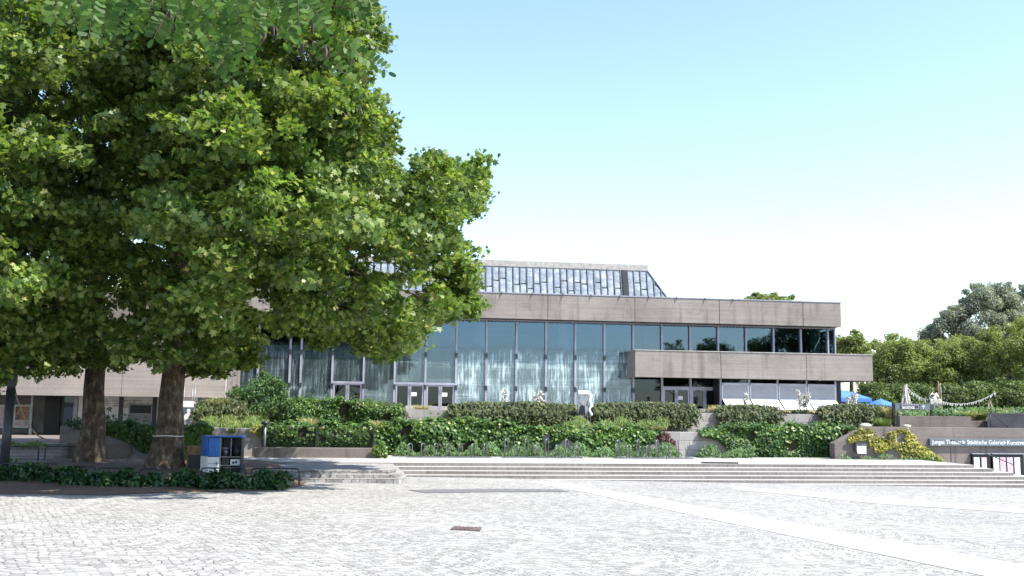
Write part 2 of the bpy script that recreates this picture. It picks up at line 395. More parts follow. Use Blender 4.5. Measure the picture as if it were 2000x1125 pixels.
# ------------------------------------------------------------------ helpers: foliage
def leafmesh(name, P, N, S, tpl, mat, parent=None, T=None, fold=.25, centre=None):
    """many leaves, one polygon each: P points, N normals, S sizes, tpl 2-D outline (x across, y along)."""
    P = np.asarray(P, np.float64); N = np.asarray(N, np.float64); S = np.asarray(S, np.float64); n = len(P); k = len(tpl)
    N = N/np.maximum(np.linalg.norm(N, axis=1, keepdims=True), 1e-6)
    if T is None: T = rng.normal(size=(n, 3))
    T = T - N*np.sum(T*N, 1, keepdims=True); T /= np.maximum(np.linalg.norm(T, axis=1, keepdims=True), 1e-6)
    B = np.cross(T, N)
    tp = np.array(tpl); xs, ys = tp[:, 0], tp[:, 1]
    V = (P[:, None, :] + S[:, None, None]*(B[:, None, :]*xs[None, :, None] + T[:, None, :]*ys[None, :, None]
         + N[:, None, :]*(np.abs(xs)*fold)[None, :, None])).reshape(-1, 3).astype(np.float32)
    me = bpy.data.meshes.new(name); me.vertices.add(n*k); me.loops.add(n*k); me.polygons.add(n)
    me.vertices.foreach_set('co', V.ravel()); me.loops.foreach_set('vertex_index', np.arange(n*k, dtype=np.int32))
    me.polygons.foreach_set('loop_start', np.arange(0, n*k, k, dtype=np.int32)); me.update(calc_edges=True)
    return link(name, me, mat, parent, False, centre)
PLANE = [(0,-.45),(.2,-.34),(.5,-.22),(.3,-.02),(.47,.26),(.19,.2),(0,.58),(-.19,.2),(-.47,.26),(-.3,-.02),(-.5,-.22),(-.2,-.34)]
IVY = [(0,-.45),(.42,-.28),(.34,.1),(0,.5),(-.34,.1),(-.42,-.28)]
OVAL = [(0,-.5),(.2,-.2),(.22,.15),(0,.5),(-.22,.15),(-.2,-.2)]
LEAFLET = [(0,-.5),(.15,-.4),(.235,-.12),(.23,.2),(.13,.44),(0,.5),(-.13,.44),(-.23,.2),(-.235,-.12),(-.15,-.4)]
SLIM = [(0,-.5),(.09,0),(0,.5),(-.09,0)]
SPRAY = [(0,-.5),(.22,-.25),(.1,-.05),(.3,.12),(.08,.2),(0,.55),(-.12,.22),(-.28,.05),(-.1,-.1),(-.2,-.3)]
def rdir(n):
    v = rng.normal(size=(n, 3)); return v/np.linalg.norm(v, axis=1, keepdims=True)
def blob_leaves(blobs, dens, s0, s1, flat=.75, upw=.5):
    P, N, S = [], [], []
    for (c, r) in blobs:
        n = max(6, int(dens*r*r)); d = rdir(n); rad = rng.random(n)**(1/2.6)
        p = np.array(c)+d*(rad*r)[:, None]*np.array([1, 1, flat])
        P.append(p); N.append(.6*d + np.array([0, 0, upw]) + .75*rng.normal(size=(n, 3))*.7); S.append(rng.uniform(s0, s1, n))
    return np.concatenate(P), np.concatenate(N), np.concatenate(S)
def inside(poly, x, y):
    c = False; n = len(poly)
    for i in range(n):
        (x0, y0), (x1, y1) = poly[i], poly[(i+1) % n]
        if (y0 > y) != (y1 > y) and x < (x1-x0)*(y-y0)/(y1-y0)+x0: c = not c
    return c
def edge_dist(poly, x, y):
    b = 1e9; n = len(poly)
    for i in range(n):
        (x0, y0), (x1, y1) = poly[i], poly[(i+1) % n]; dx, dy = x1-x0, y1-y0
        t = max(0, min(1, ((x-x0)*dx+(y-y0)*dy)/(dx*dx+dy*dy+1e-9))); b = min(b, math.hypot(x-x0-t*dx, y-y0-t*dy))
    return b
def crown_blobs(poly, Y0, n, r0, r1, tmax, front=.6, edge=True, tmin=1.0, tk=.8):
    """fill a crown whose outline is poly (x,z in metres), thickening away from the outline"""
    xs = [p[0] for p in poly]; zs = [p[1] for p in poly]; out = []; tries = 0
    while len(out) < n and tries < n*60:
        tries += 1
        x, z = random.uniform(min(xs), max(xs)), random.uniform(min(zs), max(zs)); r = random.uniform(r0, r1)
        if not inside(poly, x, z): continue
        d = edge_dist(poly, x, z)
        if d < r*.62: continue
        T = min(tmax, tmin+tk*d); u = random.random()**.45*(-1 if random.random() < front else 1)
        out.append(((x, Y0+T*u, z), r))
    if edge:
        k = len(poly)
        for i in range(k):
            a, b = Vector(poly[i]), Vector(poly[(i+1) % k]); L = (b-a).length; nn = max(1, int(L/.75)); nr = Vector((-(b-a).y, (b-a).x)).normalized()
            if not inside(poly, *((a+b)/2+nr*.05)): nr = -nr
            for j in range(nn):
                p = a+(b-a)*((j+random.random())/nn); r = random.uniform(.32, .62); q = p+nr*random.uniform(.15, .8)
                out.append(((q.x, Y0+random.uniform(-1.3, 1.3), q.y), r))
    return out
def limb(mb, a, b, r0, r1, sag=.3, n=6, seg=7):
    a, b = Vector(a), Vector(b); L = (b-a).length; pts = []; rr = []
    off = Vector((random.uniform(-1,1), random.uniform(-1,1), 0))*L*.07
    for i in range(seg):
        t = i/(seg-1); p = a.lerp(b, t) + Vector((0, 0, 1))*(-sag*L*t*(1-t)) + off*math.sin(t*math.pi)
        pts.append(p); rr.append(r0+(r1-r0)*t)
    mb.tube(pts, rr, n, cap=True)
def simple_tree(name, label, cat, poly, Y, zb, n, r0, r1, dens, s0, s1, mat, group=None, tmax=4, tpl=SPRAY, trunk_r=.25, front=.6, upw=.5, edge=True):
    xs = [p[0] for p in poly]; zs = [p[1] for p in poly]; cx = (min(xs)+max(xs))/2
    t = thing(name, label, cat, (cx, Y, zb), group)
    bl = crown_blobs(poly, Y, n, r0, r1, tmax, front, edge)
    leafmesh('crown', *blob_leaves(bl, dens, s0, s1, .8, upw), tpl, mat, t)
    mb = MB(); zc = min(zs)+(max(zs)-min(zs))*.45
    mb.tube([(cx, Y, zb-.2), (cx+.1, Y, (zb+zc)/2), (cx, Y, zc)], [trunk_r, trunk_r*.8, trunk_r*.5], 8)
    for c, r in random.sample(bl, min(len(bl), 16)): limb(mb, (cx, Y, zb+(zc-zb)*random.uniform(.5, 1)), c, trunk_r*.35, .03, .1, 5, 5)
    mb.build('trunk', M['twig'], t, True)
    return t

# ================================================================== SETTING
# ground sheet far beyond everything, stepping up behind the planter walls
xs = [-900, -300, -120, -60, -30, -9.2, -8.4, -5, 20, 40, 70, 120, 300, 900]; ys = [-900, -300, -80, -20, 0, 20, 36, 42, 48.7, 48.85, 50, 70, 120, 300, 1200]
def gz(x, y):
    if y <= 42: return pz(max(-40, min(60, x)), max(-80, y))-.12
    if x < -9: return .12
    return pz(max(-40, min(60, x)), 42)-.12 if y < 48.8 else 1.5
mb = MB(); mb.v = [(x, y, gz(x, y)) for y in ys for x in xs]; nx = len(xs)
mb.f = [(j*nx+i, j*nx+i+1, (j+1)*nx+i+1, (j+1)*nx+i) for j in range(len(ys)-1) for i in range(nx-1)]; mb.m = [0]*len(mb.f)
struct(mb.build('ground', M['soil']))
mb = MB(); X0, X1, Yb, Yt = -40, 60, -70, 42
mb.add([(x, y, pz(x, y)) for x, y in ((X0, Yb), (X1, Yb), (X1, Yt), (X0, Yt))], [(0, 1, 2, 3)])
struct(mb.build('plaza', M['cobble']))
def sheet(name, pts, mat, dz=.006):
    g = [G(x, y) for x, y in pts]; mb = MB(); mb.add([(p.x, p.y, pz(p.x, p.y)+dz) for p in g], [tuple(range(len(g)-1, -1, -1))]); return mb.build(name, mat)
struct(sheet('paving_band', [(1085, 941), (1300, 977), (2000, 1104), (2300, 1158), (2200, 1183), (1910, 1123), (1400, 1017), (1150, 963), (1022, 940)], M['band']))
struct(sheet('paving_band', [(1440, 951), (1560, 958), (1700, 971), (2000, 993.5), (2250, 1012), (2250, 1021), (2000, 1003), (1700, 983), (1550, 967), (1440, 957)], M['band'], .007))
tag(sheet('drain_strip', [(797, 957.5), (860, 956), (985, 955), (1095, 956.5), (1114, 961), (960, 961.5), (830, 963.5)], M['asphalt'], .01), 'long thin dark grey strip set flush in the bright cobbles', 'drain')

# rust brown drain cover
t = thing('drain_cover', 'small rusty brown rectangular iron cover set in the open cobbles', 'drain cover', G(910, 1033))
a, b, c, d = G(887, 1029), G(941, 1031), G(937, 1038), G(879, 1035)
mb = MB(); q = [(p.x, p.y, pz(p.x, p.y)) for p in (a, b, c, d)]
mb.hexa([(x, y, z-.03) for x, y, z in (q[3], q[2], q[1], q[0])], [(x, y, z+.012) for x, y, z in (q[3], q[2], q[1], q[0])]); mb.build('frame', M['rust'], t)
mb = MB()
for i in range(7):
    u0, u1 = (i+.18)/7, (i+.82)/7
    P = [Vector(q[3]).lerp(Vector(q[2]), u0), Vector(q[3]).lerp(Vector(q[2]), u1), Vector(q[0]).lerp(Vector(q[1]), u1), Vector(q[0]).lerp(Vector(q[1]), u0)]
    cc = sum(P, Vector())/4; P = [cc+(p-cc)*.86 for p in P]
    mb.hexa([(p.x, p.y, p.z+.011) for p in P], [(p.x, p.y, p.z+.02) for p in P])
mb.build('grate', M['rust'], t)

# terrace and the long steps
TZ = -.31; XR0 = XZ(1902, 907, 38)[0]; XL = -4.9
mb = MB(); mb.box(-9, XR0, 38.36, 44.0, -1.3, TZ); struct(mb.build('terrace', M['terrace']))
mb = MB()
for i in range(6):
    z1 = TZ-.1333*i; xr = XR0+(0, .62, 1.3, 2.05, 2.9, 3.7)[i]; y0 = 38-.34*i
    mb.box(XL if i < 3 else XL+.4*(i-2), xr, y0, 38.36 if i == 0 else 38-.34*(i-1), -1.6, z1)
    if i: mb.box(XR0+(0, .62, 1.3, 2.05, 2.9, 3.7)[i-1], xr, 38-.34*(i-1), 42.3, -1.6, z1)
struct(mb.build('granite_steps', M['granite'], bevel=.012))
# rounded cobbled steps in front of their left end
mb = MB()
gfoot = G(790, 945)
for i, (px, py) in enumerate(((769, 918.5), (780, 927), (790, 935.5))):
    y0 = gfoot.y+.42*(2-i); p = W(px, py, y0); z1 = p.z; xr = p.x; ww = 4.9+.25*i
    pts = [(xr-ww, y0+.15)]+[(xr-ww+ww*k/10, y0+.25*math.sin(k*.9)*.12) for k in range(1, 10)]+[(xr-.18, y0+.02), (xr, y0+.28), (xr+.1, y0+.8), (xr+.1, 37.0), (xr-ww, 37.0)]
    n = len(pts); mb.add([(x, y, -1.5) for x, y in pts]+[(x, y, z1) for x, y in pts], [tuple(range(n, 2*n))]+[(k, (k+1) % n, (k+1) % n+n, k+n) for k in range(n)])
struct(mb.build('cobbled_steps', M['cobble_step']))
t = MB(); t.tube([(*XZ(1370, 903, 38.25), 0)[:1]+(38.25, TZ+.03), (*XZ(1441, 905, 38.15), 0)[:1]+(38.1, TZ+.03)], .035, 8)
tag(t.build('rubber_strip', M['rubber']), 'dark rubber strip lying along the top edge of the long steps', 'rubber strip')
# mulch bed under the trees, a low mound
bed = [(-60, 966), (60, 965), (200, 968), (330, 962), (450, 961), (530, 957), (572, 952), (596, 949)]
fr = [G(x, y) for x, y in bed]; mb = MB(); rows = 10; nb = len(fr)
for j in range(rows):
    u = j/(rows-1)
    for i, p in enumerate(fr):
        yb = 37.9 if i < 5 else (36.9, 36.2, 35.6)[i-5]
        x, y = p.x*(1+.25*u if i < 3 else 1+.12*u), p.y+(yb-p.y)*u
        z = pz(x, y)+.012; tgt = -.26; z = z+(max(z, tgt)-z)*min(1, u*1.5)*(1, 1, 1, 1, 1, .8, .35, 0)[i]+(.03*math.sin(i*2.1+j*1.7) if 0 < j else 0)+(.05*math.sin(min(1, u*3)*math.pi/2) if j and i < 6 else 0)
        mb.v.append((x, y, z))
mb.f = [(j*nb+i, j*nb+i+1, (j+1)*nb+i+1, (j+1)*nb+i) for j in range(rows-1) for i in range(nb-1)]; mb.m = [0]*len(mb.f)
struct(mb.build('mulch_bed', M['mulch'], smooth=True))
# paved yard left of the bed and upper terrace in front of the theatre
mb = MB(); mb.box(-32, -8.8, 40.0, 56, -.6, .24); struct(mb.build('annex_landing', M['conc_dark']))
mb = MB()
for i in range(5): mb.box(-30, XZ(118, 880, 39)[0], 38.1+.4*i, 40.0 if i == 4 else 38.1+.4*(i+1), -.6, -.33+.114*(i+1))
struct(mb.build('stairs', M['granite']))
FZ = 1.66
mb = MB(); mb.box(-9, 45, 49.4, 76, .3, FZ); struct(mb.build('upper_terrace', M['terrace']))
mb = MB(); mb.box(-9, 23.4, 44.5, 48.6, -.5, .58); mb.box(23.4, 40, 43.2, 48.6, -.5, .9); struct(mb.build('planting_bed', M['soil']))

# ================================================================== THEATRE
FY = 58.0
mx = lambda k: 15.92+1.782*k
th = thing('theatre_building', 'grey concrete theatre with glass front, zinc roof and long balcony', 'building', (10, FY, FZ))
def bx(name, x0, x1, y0, y1, z0, z1, mat, par, bev=0):
    mb = MB(); mb.box(x0, x1, y0, y1, z0, z1); return mb.build(name, mat, par, bevel=bev)
# fascia panels and parapet cap
jx = [XZ(p, 600, 57)[0] for p in (1070, 1240, 1405, 1568)]
edges = [jx[0]-5.32*3.6, jx[0]-5.32*3, jx[0]-5.32*2, jx[0]-5.32]+jx+[28.87]
for i in range(len(edges)-1): bx('fascia_panel', edges[i]+.012, edges[i+1]-.012, 57.0, 57.3, 7.02, 8.5, M['conc'], th, .012)
bx('fascia_panel', 28.57, 28.868, 57.303, 75, 7.02, 8.5, M['conc'], th)
mb = MB(); mb.box(edges[0], 28.9, 56.97, 57.32, 8.503, 8.56); mb.box(28.54, 28.9, 57.323, 75, 8.503, 8.56); mb.build('parapet_cap', M['alu'], th)
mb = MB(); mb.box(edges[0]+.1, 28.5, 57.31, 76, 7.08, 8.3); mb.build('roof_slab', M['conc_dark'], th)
hk = MB()
hk.box(-.012, .012, 56.93, 56.97, 0, .22); hk.add([(-.012, 56.93, .0), (.012, 56.93, 0), (.03, 56.8, -.08), (.006, 56.8, -.08)], [(0, 1, 2, 3)])
h0 = hk.build('hook', M['steel_dark'], th); first = True
for px in (980, 1040, 1100, 1155, 1211, 1268, 1322, 1378, 1432):
    o = h0 if first else h0.copy()
    if not first: C.objects.link(o); o.parent = th
    first = False; x, z = XZ(px, 580, 56.9); o.location = Vector((x, 56.88, 8.30))-base[th.name]
# glass front --------------------------------------------------
top = 6.93
def pane(x0, x1, z0, z1, mat, y=FY, d=.03):
    return bx('window_pane', x0+.03, x1-.03, y, y+d, z0, z1, mat, th)
def mull(x, z0, z1, w=.055, y=FY, mat='alu'):
    mb = MB(); mb.box(x-w, x+w, y-.15, y+.05, z0, z1)
    o = mb.build('mullion', M[mat], th)
    for zz in (z0+(z1-z0)*.22, z0+(z1-z0)*.58):
        if z1-z0 > 4: b2 = MB(); b2.box(x-.075, x+.075, y-.19, y-.152, zz, zz+.28); b2.build('bracket', M['steel_dark'], o)
    return o
ztr = XZ(800, 749, FY)[1]
cols = [mx(-k) for k in range(0, 12)]+[XZ(567, 700, FY)[0], XZ(505, 700, FY)[0], XZ(442, 700, FY)[0]]
for k in range(len(cols)-1):
    x1, x0 = cols[k], cols[k+1]
    door = k in (7, 8, 9-0) and k != 9 or k == 9
    door = k in (6, 7, 9)
    gm = 'glass_stain' if k <= 5 else 'glass_film'
    pane(x0, x1, ztr if door else FZ+.08, top, M[gm])
for x in cols: mull(x, FZ, top)
def door_bay(x0, x1, zt, mat='glass_door', notes=(0,), frame='alu', bar=False):
    d = bx('transom', x0+.056, x1-.056, FY-.14, FY+.06, zt-.06, zt+.06, M[frame], th)
    w = (x1-x0-.14)/2
    for i in range(2):
        a0 = x0+.07+i*w+.01; a1 = a0+w-.02
        mb = MB()
        mb.box(a0, a0+.09, FY-.1, FY-.02, FZ+.02, zt-.062); mb.box(a1-.09, a1, FY-.1, FY-.02, FZ+.02, zt-.062)
        mb.box(a0+.09, a1-.09, FY-.1, FY-.02, zt-.15, zt-.062); mb.box(a0+.09, a1-.09, FY-.1, FY-.02, FZ+.02, FZ+.22)
        dl = mb.build('door', M[frame], th)
        bx('glazing', a0+.09, a1-.09, FY-.06, FY-.045, FZ+.22, zt-.15, M[mat], dl)
        h = MB(); hx = a1-.05 if i == 0 else a0+.05; h.tube([(hx, FY-.15, FZ+.85), (hx, FY-.15, FZ+1.2)], .014, 6); h.build('handle', M['steel'], dl)
        if bar: bx('kick_rail', a0+.09, a1-.09, FY-.13, FY-.1005, FZ+.18, FZ+.26, M['white'], dl)
        if i in notes: bx('notice', a0+.1 if i else a0+w*.55, (a0+.1 if i else a0+w*.55)+.3, FY-.066, FY-.062, FZ+.78, FZ+1.0, M['paper'], dl)
for k, nt in ((6, (1,)), (7, (1,)), (9, ())): door_bay(cols[k+1], cols[k], ztr, notes=nt)
# clipped ribbon windows above the balcony, right half
for k in range(7):
    pane(mx(k), mx(k+1), 5.25, top, M['glass_right'])
pane(mx(7), 28.88, 5.25, top, M['glass_right'])
for k in range(1, 8): mull(mx(k), 5.2, top, .05)
bx('window_pane', 28.86, 28.89, FY+.1, 74, 5.25, top, M['glass_right'], th)
mull(28.86, 5.2, top, .04)
bx('head_rail', cols[-1], 28.9, FY-.2, FY+.1, top, 7.02, M['alu'], th)
mb = MB()
for i in range(170): x = cols[-1]+.2+i*.21; mb.box(x, x+.1, FY-.23, FY-.202, top-.03, top+.012)
mb.build('bird_spikes', M['steel_dark'], th)
# balcony
bj = [15.5, XZ(1408, 710, 56)[0], XZ(1575, 710, 56)[0], 30.3]
for i in range(3): bx('balcony_panel', bj[i]+.012, bj[i+1]-.012, 56.0, 56.25, 3.70, 5.25, M['conc'], th, .012)
bx('balcony_panel', 30.05, 30.298, 56.253, 76, 3.70, 5.25, M['conc'], th)
bx('balcony_panel', 15.51, 15.75, 56.253, 57.84, 3.70, 5.25, M['conc'], th)
mb = MB(); mb.box(15.48, 30.32, 55.97, 56.28, 5.253, 5.30); mb.box(30.02, 30.32, 56.283, 76, 5.253, 5.3); mb.box(15.48, 15.78, 56.283, 57.84, 5.253, 5.3); mb.build('balcony_cap', M['stone'], th)
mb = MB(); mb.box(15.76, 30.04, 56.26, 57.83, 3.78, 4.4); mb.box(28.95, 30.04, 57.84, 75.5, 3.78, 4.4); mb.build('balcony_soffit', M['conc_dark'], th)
# ground floor under the balcony
zt2 = XZ(1320, 757, FY)[1]
pane(mx(0), mx(1), FZ+.08, 3.76, M['glass_door'])
for k in (1, 2):
    pane(mx(k), mx(k+1), zt2+.06, 3.76, M['glass_door'])
    door_bay(mx(k), mx(k+1), zt2, notes=(1,) if k == 1 else (), bar=True)
for k in (1, 2, 3): mull(mx(k), FZ, 3.77, .06)
YB_ = 56.62
bmx = [XZ(p, 760, YB_)[0] for p in (1408, 1463, 1519, 1575.5, 1632)]
for k in range(4):
    x0, x1 = bmx[k]+.05, bmx[k+1]-.05
    zb = XZ(1500, 781, YB_-.1)[1]; zl = XZ(1500, 799, YB_-.85)[1]; ztop = XZ(1500, 749, YB_)[1]
    mb = MB(); mb.box(x0, x1, YB_-.1, YB_+.02, ztop-.14, ztop); a = mb.build('blind', M['alu'], th)
    bx('blind_cloth', x0+.04, x1-.04, YB_-.06, YB_-.045, zb+.06, ztop-.14, M['screen'], a)
    mb = MB(); mb.box(x0, x1, YB_-.1, YB_-.04, zb, zb+.06)
    for xx in (x0, x1-.035): mb.box(xx, xx+.035, YB_-.07, YB_-.02, zb+.06, ztop-.14)
    mb.build('blind_frame', M['white'], a)
    mb = MB(); ya, yb2 = YB_-.11, YB_-.85
    mb.add([(x0, ya, zb+.02), (x1, ya, zb+.02), (x1+.05, yb2, zl), (x0+.05, yb2, zl), (x0, ya, zb), (x1, ya, zb), (x1+.05, yb2, zl-.025), (x0+.05, yb2, zl-.025)],
                      [(0, 3, 2, 1), (4, 5, 6, 7), (3, 7, 6, 2), (0, 1, 5, 4), (1, 2, 6, 5), (0, 4, 7, 3)])
    mb.build('valance', M['white_cloth'], a)
    for xx in (x0+.02, x1-.02):
        b2 = MB(); b2.tube([(xx, YB_-.1, zb-.05), (xx+.05, yb2+.03, zl-.04)], .015, 6); b2.build('arm', M['steel'], a)
    pane(bmx[k], bmx[k+1], FZ+.08, 3.69, M['glass_door'], YB_+.1)
for x in bmx: mull(x, FZ, 3.69, .05, YB_+.14)
bx('side_wall', bmx[-1]+.06, bmx[-1]+.35, YB_, 74, FZ, 3.77, M['black'], th)
bx('side_wall', bmx[0]-.06, bmx[0]-.003, YB_+.3, 57.84, FZ, 3.69, M['black'], th)
# interior seen through the glass
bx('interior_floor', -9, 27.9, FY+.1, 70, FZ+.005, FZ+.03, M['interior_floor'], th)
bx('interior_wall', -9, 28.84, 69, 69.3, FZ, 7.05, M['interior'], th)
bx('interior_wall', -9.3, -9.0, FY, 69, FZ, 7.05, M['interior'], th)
bx('interior_wall', 28.1, 28.3, 60.5, 68.9, 5.2, 7.0, M['interior'], th)  # dark wall added to block sky light through the side glass
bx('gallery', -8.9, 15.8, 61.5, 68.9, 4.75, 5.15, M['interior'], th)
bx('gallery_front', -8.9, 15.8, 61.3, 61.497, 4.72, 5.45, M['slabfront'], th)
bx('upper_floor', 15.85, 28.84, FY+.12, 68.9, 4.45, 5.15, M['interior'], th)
for px in (738, 938, 1100, 1268, 1427, 1590):
    x = XZ(px, 650, 59.6)[0]; mb = MB(); mb.tube([(x, 59.6, FZ), (x, 59.6, 7.05)], .36, 16); mb.build('column', M['column'], th, True)
# zinc mansard roof behind the parapet
YL, YU = 66.0, 66.8
zl = 8.25; pU0 = W(925, 515, YU); pU1 = W(1262, 527.5, YU); zu = (pU0.z+pU1.z)/2
xr_u = pU1.x; xr_l = XZ(1330, 590, YL)[0]
rf = thing('x', 'x', 'x', (0, 0, 0)); bpy.data.objects.remove(rf)
mb = MB(); xl = -12
mb.add([(xl, YL, zl), (xr_l, YL, zl), (xr_u, YU, zu), (xl, YU, zu), (xr_l, 90, zl), (xr_u, 86, zu), (xl, 86, zu)], [(0, 1, 2, 3), (1, 4, 5, 2), (3, 2, 5, 6)])
roof = mb.build('roof', M['steel_dark'], th)
# individual zinc sheets (slightly buckled) with standing seams
seam = MB(); npan = 66; dx = (xr_u-xl)/npan
dz_ = (zu-zl); dy_ = YU-YL; nrm = Vector((0, -dz_, dy_)).normalized()
def rp(x, v, o=0.): return Vector((x, YL+dy_*v, zl+dz_*v))+nrm*o
def hipv(x): return 1 if x <= xr_u else max(0, (xr_l-x)/(xr_l-xr_u))
i = 0; x = xl; sheets = []
while x < xr_l-.1:
    x1 = min(x+dx, xr_l); cut = [0, random.uniform(.18, .34), random.uniform(.5, .72), 1] if i % 3 else [0, random.uniform(.3, .55), 1]
    if x > -2:
        for a, b in zip(cut, cut[1:]):
            va, vb = min(a, hipv(x)), min(b, hipv(x)); vc, vd = min(a, hipv(x1)), min(b, hipv(x1))
            if vb-va < .03: continue
            mb = MB(); g = 6
            for jj in range(g+1):
                for ii in range(g+1):
                    u, v = ii/g, jj/g; lo = va+(vc-va)*u; hi = vb+(vd-vb)*u; edge = min(u, 1-u, v, 1-v)*2
                    mb.v.append(rp(x+.05+(x1-x-.10)*u, lo+.014+(hi-lo-.028)*v, .02+edge*random.uniform(0, .035)+.02*v))
            mb.f = [(jj*(g+1)+ii, jj*(g+1)+ii+1, (jj+1)*(g+1)+ii+1, (jj+1)*(g+1)+ii) for jj in range(g) for ii in range(g)]; mb.m = [0]*len(mb.f)
            o = mb.build('zinc_sheet', M['zinc'], roof, True)
    if hipv(x) > .02:
        a, b = rp(x, 0, .03), rp(x, hipv(x), .03); w = Vector((.02, 0, 0)); up = nrm*.07
        seam.hexa([a-w, a+w, b+w, b-w], [a-w+up, a+w+up, b+w+up, b-w+up])
    x = x1; i += 1
seam.build('seam', M['steel'], roof)
mb = MB(); a, b = Vector((xr_u, YU, zu)), Vector((xr_l, YL, zl)); mb.tube([a+nrm*.05, b+nrm*.05], .06, 6); mb.build('hip_cap', M['steel'], roof)
mb = MB(); mb.box(xl, xr_u+.1, YU-.12, YU+.5, zu-.1, zu+.32); mb.build('ridge_curb', M['stone'], roof)
x = XZ(1218, 550, YL)[0]+.25; mb = MB(); mb.hexa([rp(x-.2, 0, .03), rp(x+.2, 0, .03), rp(x+.2, .96, .03), rp(x-.2, .96, .03)], [rp(x-.2, 0, .16), rp(x+.2, 0, .16), rp(x+.2, .96, .16), rp(x-.2, .96, .16)]); mb.build('smoke_vent', M['black'], roof)
x0, x1 = XZ(1150, 570, YL)[0]+.3, XZ(1174, 570, YL)[0]+.3
mb = MB(); mb.hexa([rp(x0, .02, .03), rp(x1, .02, .03), rp(x1, .34, .03), rp(x0, .34, .03)], [rp(x0, .02, .12), rp(x1, .02, .12), rp(x1, .34, .12), rp(x0, .34, .12)]); mb.build('roof_hatch', M['black'], roof)
mb = MB(); mb.box(-30, -9.3, FY, 74, FZ, 8); mb.build('rear_wall', M['conc_dark'], th)

# ================================================================== ANNEX
an = thing('annex_building', 'low concrete side wing with poster cases and panelled recess under the trees', 'building', (-16, 50, .24))
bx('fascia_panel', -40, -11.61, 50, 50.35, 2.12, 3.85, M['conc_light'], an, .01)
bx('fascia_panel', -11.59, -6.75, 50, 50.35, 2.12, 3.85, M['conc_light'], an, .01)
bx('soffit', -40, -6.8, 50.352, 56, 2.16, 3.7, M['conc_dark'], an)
bx('rear_wall', -40, -13.6, 54.0, 54.3, .24, 2.16, M['conc_grey'], an)
xw0, xw1 = XZ(150, 800, 52)[0], XZ(345, 800, 52)[0]
for px in (148, 236, 302):
    x = XZ(px, 800, 51.3)[0]; bx('post', x-.09, x+.09, 51.2, 51.38, .24, 2.16, M['alu_dark' if px > 200 else 'steel'], an)
x0, z1 = XZ(255, 791, 51.96); x1, z0 = XZ(294, 825, 51.96)
fr_ = bx('window_frame', x0-.08, x1+.08, 51.93, 52.0, z0-.06, z1+.06, M['alu'], an)
bx('pane', x0, x1, 51.91, 51.928, (z0+z1)/2+.02, z1, M['alu_dark'], fr_); bx('pane', x0, x1, 51.91, 51.928, z0, (z0+z1)/2-.02, M['screen'], fr_)
def text(s, x, y, z, size, mat, par, name='lettering', align='LEFT', ext=.004, bold=0, shear=0, sx=1):
    cu = bpy.data.curves.new(name, 'FONT'); cu.body = s; cu.size = size; cu.align_x = align; cu.extrude = ext; cu.offset = bold; cu.shear = shear
    o = bpy.data.objects.new(name, cu); C.objects.link(o); bpy.context.view_layer.update()
    me = bpy.data.meshes.new_from_object(o.evaluated_get(bpy.context.evaluated_depsgraph_get())); bpy.data.objects.remove(o)
    me.transform(Matrix.Translation((x, y, z)) @ Matrix.Rotation(math.pi/2, 4, 'X') @ Matrix.Diagonal((sx, 1, 1, 1)))
    me.materials.clear(); return link(name, me, mat, par)
# faint handwriting on the panels: too small to read in the photo, so only pen strokes
mb = MB(); mb.box(xw0, xw1, 52, 52.2, .24, 2.16); mb.cur = 1
for px, py, w in ((201, 781, 8), (201, 784, 11), (201, 788, 11), (201, 791, 12), (219, 783, 10), (222, 788, 10), (220, 793, 10), (218, 811, 9), (219, 815, 8), (240, 782, 15), (240, 785, 4), (261, 782, 15), (261, 785, 5), (252, 788, 7), (273, 788, 7), (240, 791, 17), (261, 791, 17), (240, 795, 12), (238, 809, 10), (238, 812, 11), (239, 816, 10), (247, 820, 4), (240, 823, 10)):
    x, z = XZ(px, py, 51.99); L = w*.0265; h = random.uniform(.03, .06); cx = x
    while cx < x+L:
        ww = random.uniform(.012, .03); mb.box(cx, cx+ww*.5, 51.988, 51.998, z-h*random.uniform(.2, .5), z+h*random.uniform(.3, 1)); mb.box(cx, cx+ww, 51.989, 51.9975, z-.012, z+.004); cx += ww+random.uniform(.006, .02)
x, z = XZ(294, 786, 51.99)
pts = [(x-.16+.032*i, 51.985, z-.02-.07*math.sin(i/10*math.pi)) for i in range(11)]; mb.tube(pts, .008, 5); mb.box(x-.08, x-.03, 51.98, 51.997, z+.06, z+.08); mb.box(x+.03, x+.08, 51.98, 51.997, z+.06, z+.08)
mb.build('panel_wall', [M['white'], M['steel_dark']], an)
# poster cases left
P1 = NT('theatre poster dark'); P1 = picture('dark stage poster', [(.01, .012, .015), (.03, .025, .02), (.45, .20, .06), (.03, .02, .03)], 2.5)
P2 = picture('rose poster', [(.55, .30, .36), (.70, .52, .56), (.35, .20, .28)], 3)
for px0, px1, mt in ((-24, 21, P2), (27, 60, P1)):
    x0, z1 = XZ(px0, 790, 53.9); x1, z0 = XZ(px1, 836, 53.9)
    c_ = bx('poster_case', x0, x1, 53.86, 53.997, z0, z1, M['white'], an, .01)
    bx('poster', x0+.12, x1-.12, 53.84, 53.858, z0+.13, z1-.1, mt, c_)
    if px0 > 0: bx('poster', x0+.12, x1-.12, 53.832, 53.839, z0+.13, z0+.42, P2, c_)
bx('door', XZ(86, 820, 53.9)[0], XZ(116, 820, 53.9)[0], 53.9, 53.998, .24, 2.1, M['black'], an)
for px in (22, 62): x = XZ(px, 800, 50.6)[0]; bx('post', x-.05, x+.05, 50.55, 50.65, .24, 2.16, M['steel'], an)
x = XZ(113, 800, 51)[0]; bx('glass_door', x, xw0-.05, 52.0, 52.03, .24, 2.14, M['glass_door'], an)

